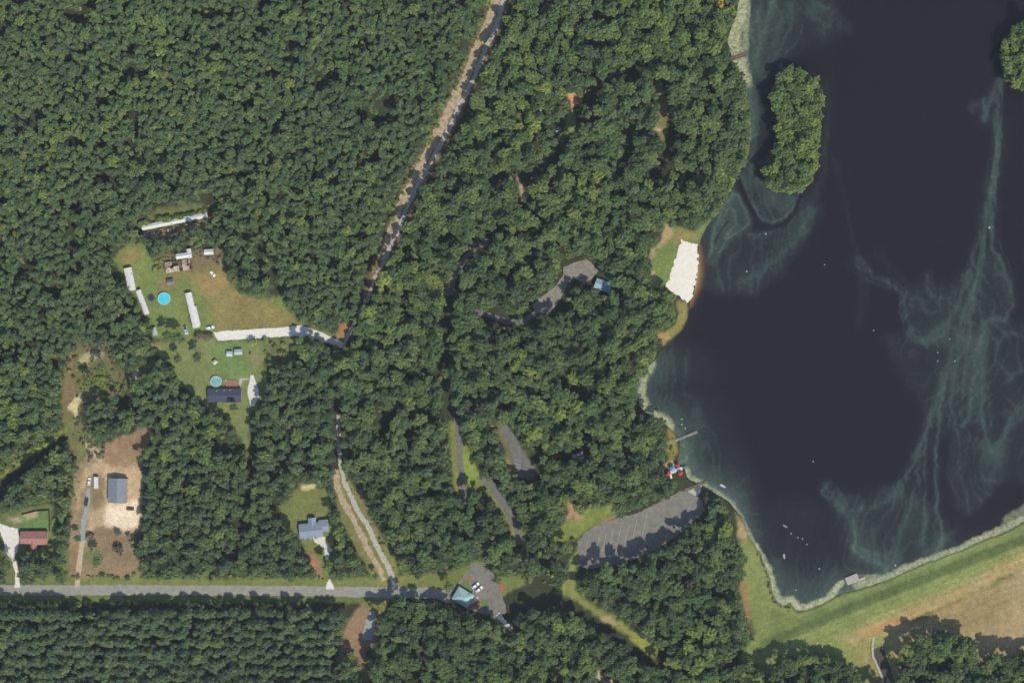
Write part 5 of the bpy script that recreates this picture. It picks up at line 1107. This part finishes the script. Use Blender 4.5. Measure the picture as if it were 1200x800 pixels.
# tents
def tent(label, cx, cy, ang, c, l=3.2, w=2.6, h=1.7):
    X, Y, _ = W(cx, cy, 1); root = empty('camping_tent', (X, Y, .02), R(ang), label, 'tent'); m = mat('tent_' + label.split()[0], c, None, 1, .8, .2)
    q = MB(); vs = [(-l / 2, -w / 2, 0), (l / 2, -w / 2, 0), (l / 2, w / 2, 0), (-l / 2, w / 2, 0), (-l / 2 + .25, 0, h), (l / 2 - .25, 0, h)]
    q.add(vs, [(0, 1, 5, 4), (2, 3, 4, 5), (1, 2, 5), (3, 0, 4), (0, 3, 2, 1)]).build('canopy', m, root)
    MB().add([(l / 2 - .02, -.5, .02), (l / 2 + .03, .5, .02), (l / 2 - .2, 0, h * .8)], [(0, 1, 2)]).build('door_flap', TRIM, root)
    for s_ in (-1, 1): MB().tube((s_ * l / 2, 0, 0), (s_ * (l / 2 - .25), 0, h + .05), .03, None, 6).build('pole', RIM, root)
tent('red tent in the camp woods above the parking lot', 653, 534, 20, srgb(190, 110, 100)); tent('white tent in the camp woods between two trees', 673.5, 534.5, -10, srgb(206, 204, 198))
tent('pale blue tarp tent in the campground under trees', 654, 152, 40, srgb(170, 190, 200), 3.6, 3.0); tent('small white tent in the woods south of the pavilion', 698, 366, 15, srgb(200, 200, 192))
# ------------------------------------------------------------------ fence of the red house yard
FW = mat('dark_fence', srgb(66, 60, 52), None, 1.2, .9, .1); fx = [(26, 603), (43, 598.5), (58, 597.5), (58.5, 610), (58.5, 622)]
X, Y, _ = W(58, 598); fe = empty('yard_fence', (X, Y, 0), 0, 'dark wooden fence round the lawn of the red-roofed house', 'fence')
for (a, b) in zip(fx[:-1], fx[1:]):
    A = Vector(W(*a)) - Vector((X, Y, 0)); B = Vector(W(*b)) - Vector((X, Y, 0)); n = max(2, int((B - A).length / 2.2)); ang = math.atan2((B - A).y, (B - A).x)
    for i in range(n):
        p = A.lerp(B, i / n); MB().box(-.07, .07, -.07, .07, -.1, 1.75, Matrix.Translation(p)).build('post', FW, fe)
        Mp = Matrix.Translation(p) @ Matrix.Rotation(ang, 4, 'Z'); L = (B - A).length / n
        MB().box(.08, L - .08, -.03, .03, .08, 1.6, Mp).build('panel', FW, fe)
# ------------------------------------------------------------------ docks
DECK = mat('grey_decking', srgb(150, 146, 134), srgb(118, 114, 104), 1.2, .9, .1, 5); DECK_B = mat('brown_decking', srgb(128, 112, 92), srgb(98, 86, 72), 1.2, .9, .1, 5); DECK_P = mat('pale_decking', srgb(186, 178, 160), srgb(160, 152, 136), 1.0, .9, .1, 5)
def dock(name, label, a, b, w, m, z=.35, rails=False, head=None):
    A = Vector(W(*a)); B = Vector(W(*b)); d = B - A; L = d.length; root = empty(name, tuple(A), math.atan2(d.y, d.x), label, 'dock')
    n = int(L / .5)
    for i in range(n): 
        MB().box(i * L / n, (i + 1) * L / n - .03, -w / 2, w / 2, z - .06, z + random.uniform(-.006, .006)).build('plank', m, root)
    for s_ in (-1, 1): MB().box(0, L, s_ * (w / 2 - .15) - .06, s_ * (w / 2 - .15) + .06, z - .28, z - .07).build('joist', m, root)
    for i in range(max(2, int(L / 2.6)) + 1):
        x = .15 + (L - .3) * i / max(2, int(L / 2.6))
        for s_ in (-1, 1): MB().tube((x, s_ * (w / 2 + .06), -1.6), (x, s_ * (w / 2 + .06), z + (1.0 if rails else .3)), .09, None, 7).build('post', m, root)
    if rails:
        for s_ in (-1, 1): MB().box(0, L, s_ * (w / 2 + .06) - .05, s_ * (w / 2 + .06) + .05, z + .92, z + 1.0).build('rail', m, root)
    return root
dock('fishing_dock', 'narrow grey dock jutting into the lake north of the playground', (789, 517), (817, 506), 1.5, DECK)
dock('fishing_pier', 'brown wooden pier crossing the scum opposite the island', (849, 72), (877, 63), 2.1, DECK_B, .5, True)
dock('boat_dock', 'brown-grey dock alongside the boat ramp', (802, 574.5), (829, 564), 1.7, DECK_B)
pf = dock('fishing_platform', 'square pale fishing platform at the foot of the dam', (991.5, 681), (1005.5, 675.5), 4.6, DECK_P, .75, False)
MB().box(7.0, 11.2, -2.6, -1.2, .45, .55).build('gangway', DECK_P, pf)
# ------------------------------------------------------------------ playground
X, Y, _ = W(791, 551.5, 2); pg = empty('playground', (X, Y, 0), R(20), 'red, blue and white playground climbing frame at the lake edge', 'playground')
PR = mat('play_red', srgb(196, 70, 66), None, 1, .5, .3); PB = mat('play_blue', srgb(110, 160, 205), None, 1, .5, .3); PW = mat('play_white', srgb(224, 222, 206), None, 1, .6, .3); PG = mat('play_green', srgb(70, 150, 120), None, 1, .5, .3)
MB().box(-4.6, 4.6, -1.0, .8, 1.2, 1.32).build('deck', PW, pg)
for (x, y, m_, r_) in ((-4.3, .2, PR, 1.75), (-1.0, 1.9, PB, 1.8), (2.6, 2.6, PR, 1.4), (2.4, -2.2, PR, 1.6)):
    rf = MB().lathe([(r_, 2.9), (r_ * .55, 3.45), (.06, 3.9)], 6, Matrix.Translation((x, y, 0))).build('tower_roof', m_, pg)
    MB().lathe([(r_ * .85, 1.15), (r_ * .85, 1.3)], 6, Matrix.Translation((x, y, 0))).build('platform', PW, pg)
    for k in range(4):
        a = 6.283 * k / 4 + .4; MB().tube((x + r_ * .75 * math.cos(a), y + r_ * .75 * math.sin(a), 0), (x + r_ * .75 * math.cos(a), y + r_ * .75 * math.sin(a), 3.0), .07, None, 7).build('post', PB, pg)
sl = MB(); 
for k in range(8):
    x0, x1 = 4.4 + k * .4, 4.8 + k * .4; z0, z1 = 1.3 - k * .15, 1.15 - k * .15
    sl.add([(x0, -.4, z0), (x1, -.4, z1), (x1, .4, z1), (x0, .4, z0), (x0, -.45, z0 + .25), (x1, -.45, z1 + .25), (x1, .45, z1 + .25), (x0, .45, z0 + .25)], [(0, 1, 2, 3), (0, 4, 5, 1), (3, 2, 6, 7)])
sl.build('slide', PG, pg)
MB().add([(-3.6, -1.0, 1.3), (-2.6, -1.0, 1.3), (-2.8, -4.2, .05), (-3.8, -4.2, .05)], [(0, 1, 2, 3)]).build('ramp', PW, pg)
for s_ in (-1.0, .8): MB().box(-3, 3, s_ - .04, s_ + .04, 1.9, 1.98).build('guard_rail', PW, pg)
# ------------------------------------------------------------------ boats and floats on the lake
def boat(label, cx, cy, ang, L, Wd, m):
    X, Y, _ = W(cx, cy); root = empty('rowing_boat', (X, Y, -.3), R(ang), label, 'boat'); h = L / 2; b = Wd / 2
    out = [(-h, -b * .8), (-h * .3, -b), (h * .4, -b * .85), (h, 0), (h * .4, b * .85), (-h * .3, b), (-h, b * .8)]; inn = [(x * .9, y * .82) for x, y in out]; n = 7
    vs = [(x * .85, y * .7, -.15) for x, y in out] + [(x, y, .38) for x, y in out] + [(x, y, .36) for x, y in inn] + [(x * .92, y * .85, .02) for x, y in inn]
    fs = [(i, (i + 1) % n, n + (i + 1) % n, n + i) for i in range(n)] + [(n + i, n + (i + 1) % n, 2 * n + (i + 1) % n, 2 * n + i) for i in range(n)] + [(2 * n + i, 2 * n + (i + 1) % n, 3 * n + (i + 1) % n, 3 * n + i) for i in range(n)] + [tuple(range(3 * n, 4 * n)), tuple(range(n))[::-1]]
    MB().add(vs, fs).build('hull', m, root)
    for x in (-h * .45, h * .15): MB().box(x - .13, x + .13, -b * .72, b * .72, .22, .27).build('seat', DECK_P, root)
BW = mat('boat_white', srgb(214, 216, 208), None, 1, .5, .3); BG = mat('boat_grey', srgb(150, 156, 150), None, 1, .6, .3)
boat('pale boat floating just off the boat ramp', 847.5, 569.5, -28, 3.9, 1.3, BW); boat('white boat floating alone off the lawn strip', 919, 652, -82, 3.0, 1.0, BW); boat('grey boat at the head of a line of floats', 920.5, 616.5, -28, 3.2, 1.1, BG)
BUOY = mat('float_white', srgb(190, 192, 186), None, 1, .5, .3)
fl0 = None
def floater(cx, cy, r, label, group=None):
    r *= .72; X, Y, _ = W(cx, cy); root = empty('float', (X, Y, -.3), 0, label, 'buoy', group)
    MB().lathe([(.05 * r, -.5 * r), (.75 * r, -.3 * r), (r, .1 * r), (.8 * r, .55 * r), (.2 * r, .85 * r)], 10).build('buoy_body', BUOY, root, True); MB().tube((0, 0, .8 * r), (0, 0, 1.5 * r), .12 * r, None, 6).build('ring_post', RIM, root)
for (x, y, r, lab, g) in [(1159.5, 266.5, .95, 'largest white float, lying in the broad algae stream', None), (875, 318, .7, 'white float straight off the beach', None), (897.5, 274, .7, 'white float at the mouth of the island channel', None), (966.5, 310, .5, 'small float alone between beach and algae swirl', None),
        (1024, 387, .55, 'small float beside the algae loop', None), (953, 540.5, .6, 'float alone in the dark southern water', None), (1049, 662, .8, 'white float in thick scum near the dam', None), (960, 666, .7, 'float facing the square fishing platform', None), (933, 691, .6, 'float inside the corner of the dam', None)]:
    floater(x, y, r, lab, g)
for (x, y) in [(1099, 423), (1119, 423), (1099, 413), (1113, 397)]: floater(x, y, .5, 'small white float in the cluster within the algae stream', 'floats in the algae stream')
for (x, y) in [(927, 625), (935, 629.5), (940.5, 631), (945.5, 637.5)]: floater(x, y, .6, 'float in the line trailing from the grey boat', 'line of floats behind the grey boat')
for (x, y) in [(799, 497), (803, 501.5), (799, 491)]: floater(x, y, .7, 'pale float clustered beside the narrow grey dock', 'floats by the narrow dock')
# ------------------------------------------------------------------ spillway below the dam
sw = empty('spillway', W(1030, 770), 0, 'pale concrete spillway channel below the dam', 'spillway'); O = Vector(W(1030, 770))
def wallstrip(pts, t, z1, nm):
    for a, b in zip(pts[:-1], pts[1:]):
        A = Vector(W(*a)) - O; B = Vector(W(*b)) - O; d = (B - A).normalized(); n_ = Vector((-d.y, d.x, 0)) * t / 2
        MB().prism([(p.x, p.y) for p in (A - n_, B - n_, B + n_, A + n_)], -.2, z1).build(nm, CONC, sw)
wallstrip([(1023.5, 746), (1022, 756), (1022.5, 768), (1028, 780), (1033, 792), (1036, 806)], 1.3, .9, 'side_wall'); wallstrip([(1033, 750), (1034.5, 760)], .5, .6, 'side_wall')
MB().prism([(p[0] - O.x, p[1] - O.y) for p in (W(1024, 747), W(1035, 752), W(1038, 768), W(1044, 784), W(1050, 806), W(1037, 806), W(1034, 792), W(1029, 780), W(1023.5, 768), W(1023, 756))], .0, .06).build('channel_floor', mat('shade_dark_mud', srgb(86, 78, 64), srgb(62, 58, 48), .6, .8, .2), sw)  # muddy floor colour darkened to stand in for shade along the channel
sheet('ditch', 'dark strip along the ditch beside the bright grassy bank', 'ditch', [(-80, 612), (-30, 592), (4, 570), (24, 551), (50, 531), (70, 513), (80, 511), (80, 515), (52, 536), (26, 556), (6, 577), (-28, 598), (-80, 622)], mat('ditch_dark', srgb(44, 43, 40), srgb(36, 36, 34), .2, .5, .1), 0.045, 0.4, seed=40)  # even dark strip filling the ditch

# ------------------------------------------------------------------ thin air between the ground and the aircraft
hz_o = MB().box(-3000, 3000, -3000, 3000, -3.0, CAM_H + 3).build('haze', None)
hm = bpy.data.materials.new('haze_air'); hm.use_nodes = True; hm.node_tree.nodes.clear()
hv = hm.node_tree.nodes.new('ShaderNodeVolumePrincipled'); ho = hm.node_tree.nodes.new('ShaderNodeOutputMaterial'); hm.node_tree.links.new(hv.outputs[0], ho.inputs['Volume'])
hv.inputs['Color'].default_value = (0.72, 0.77, 0.88, 1); hv.inputs['Density'].default_value = 3.0e-5; hv.inputs['Anisotropy'].default_value = 0.0
hz_o.data.materials.append(hm); tag(hz_o, 'thin pale blue haze filling the air above the land', 'haze', kind='stuff')
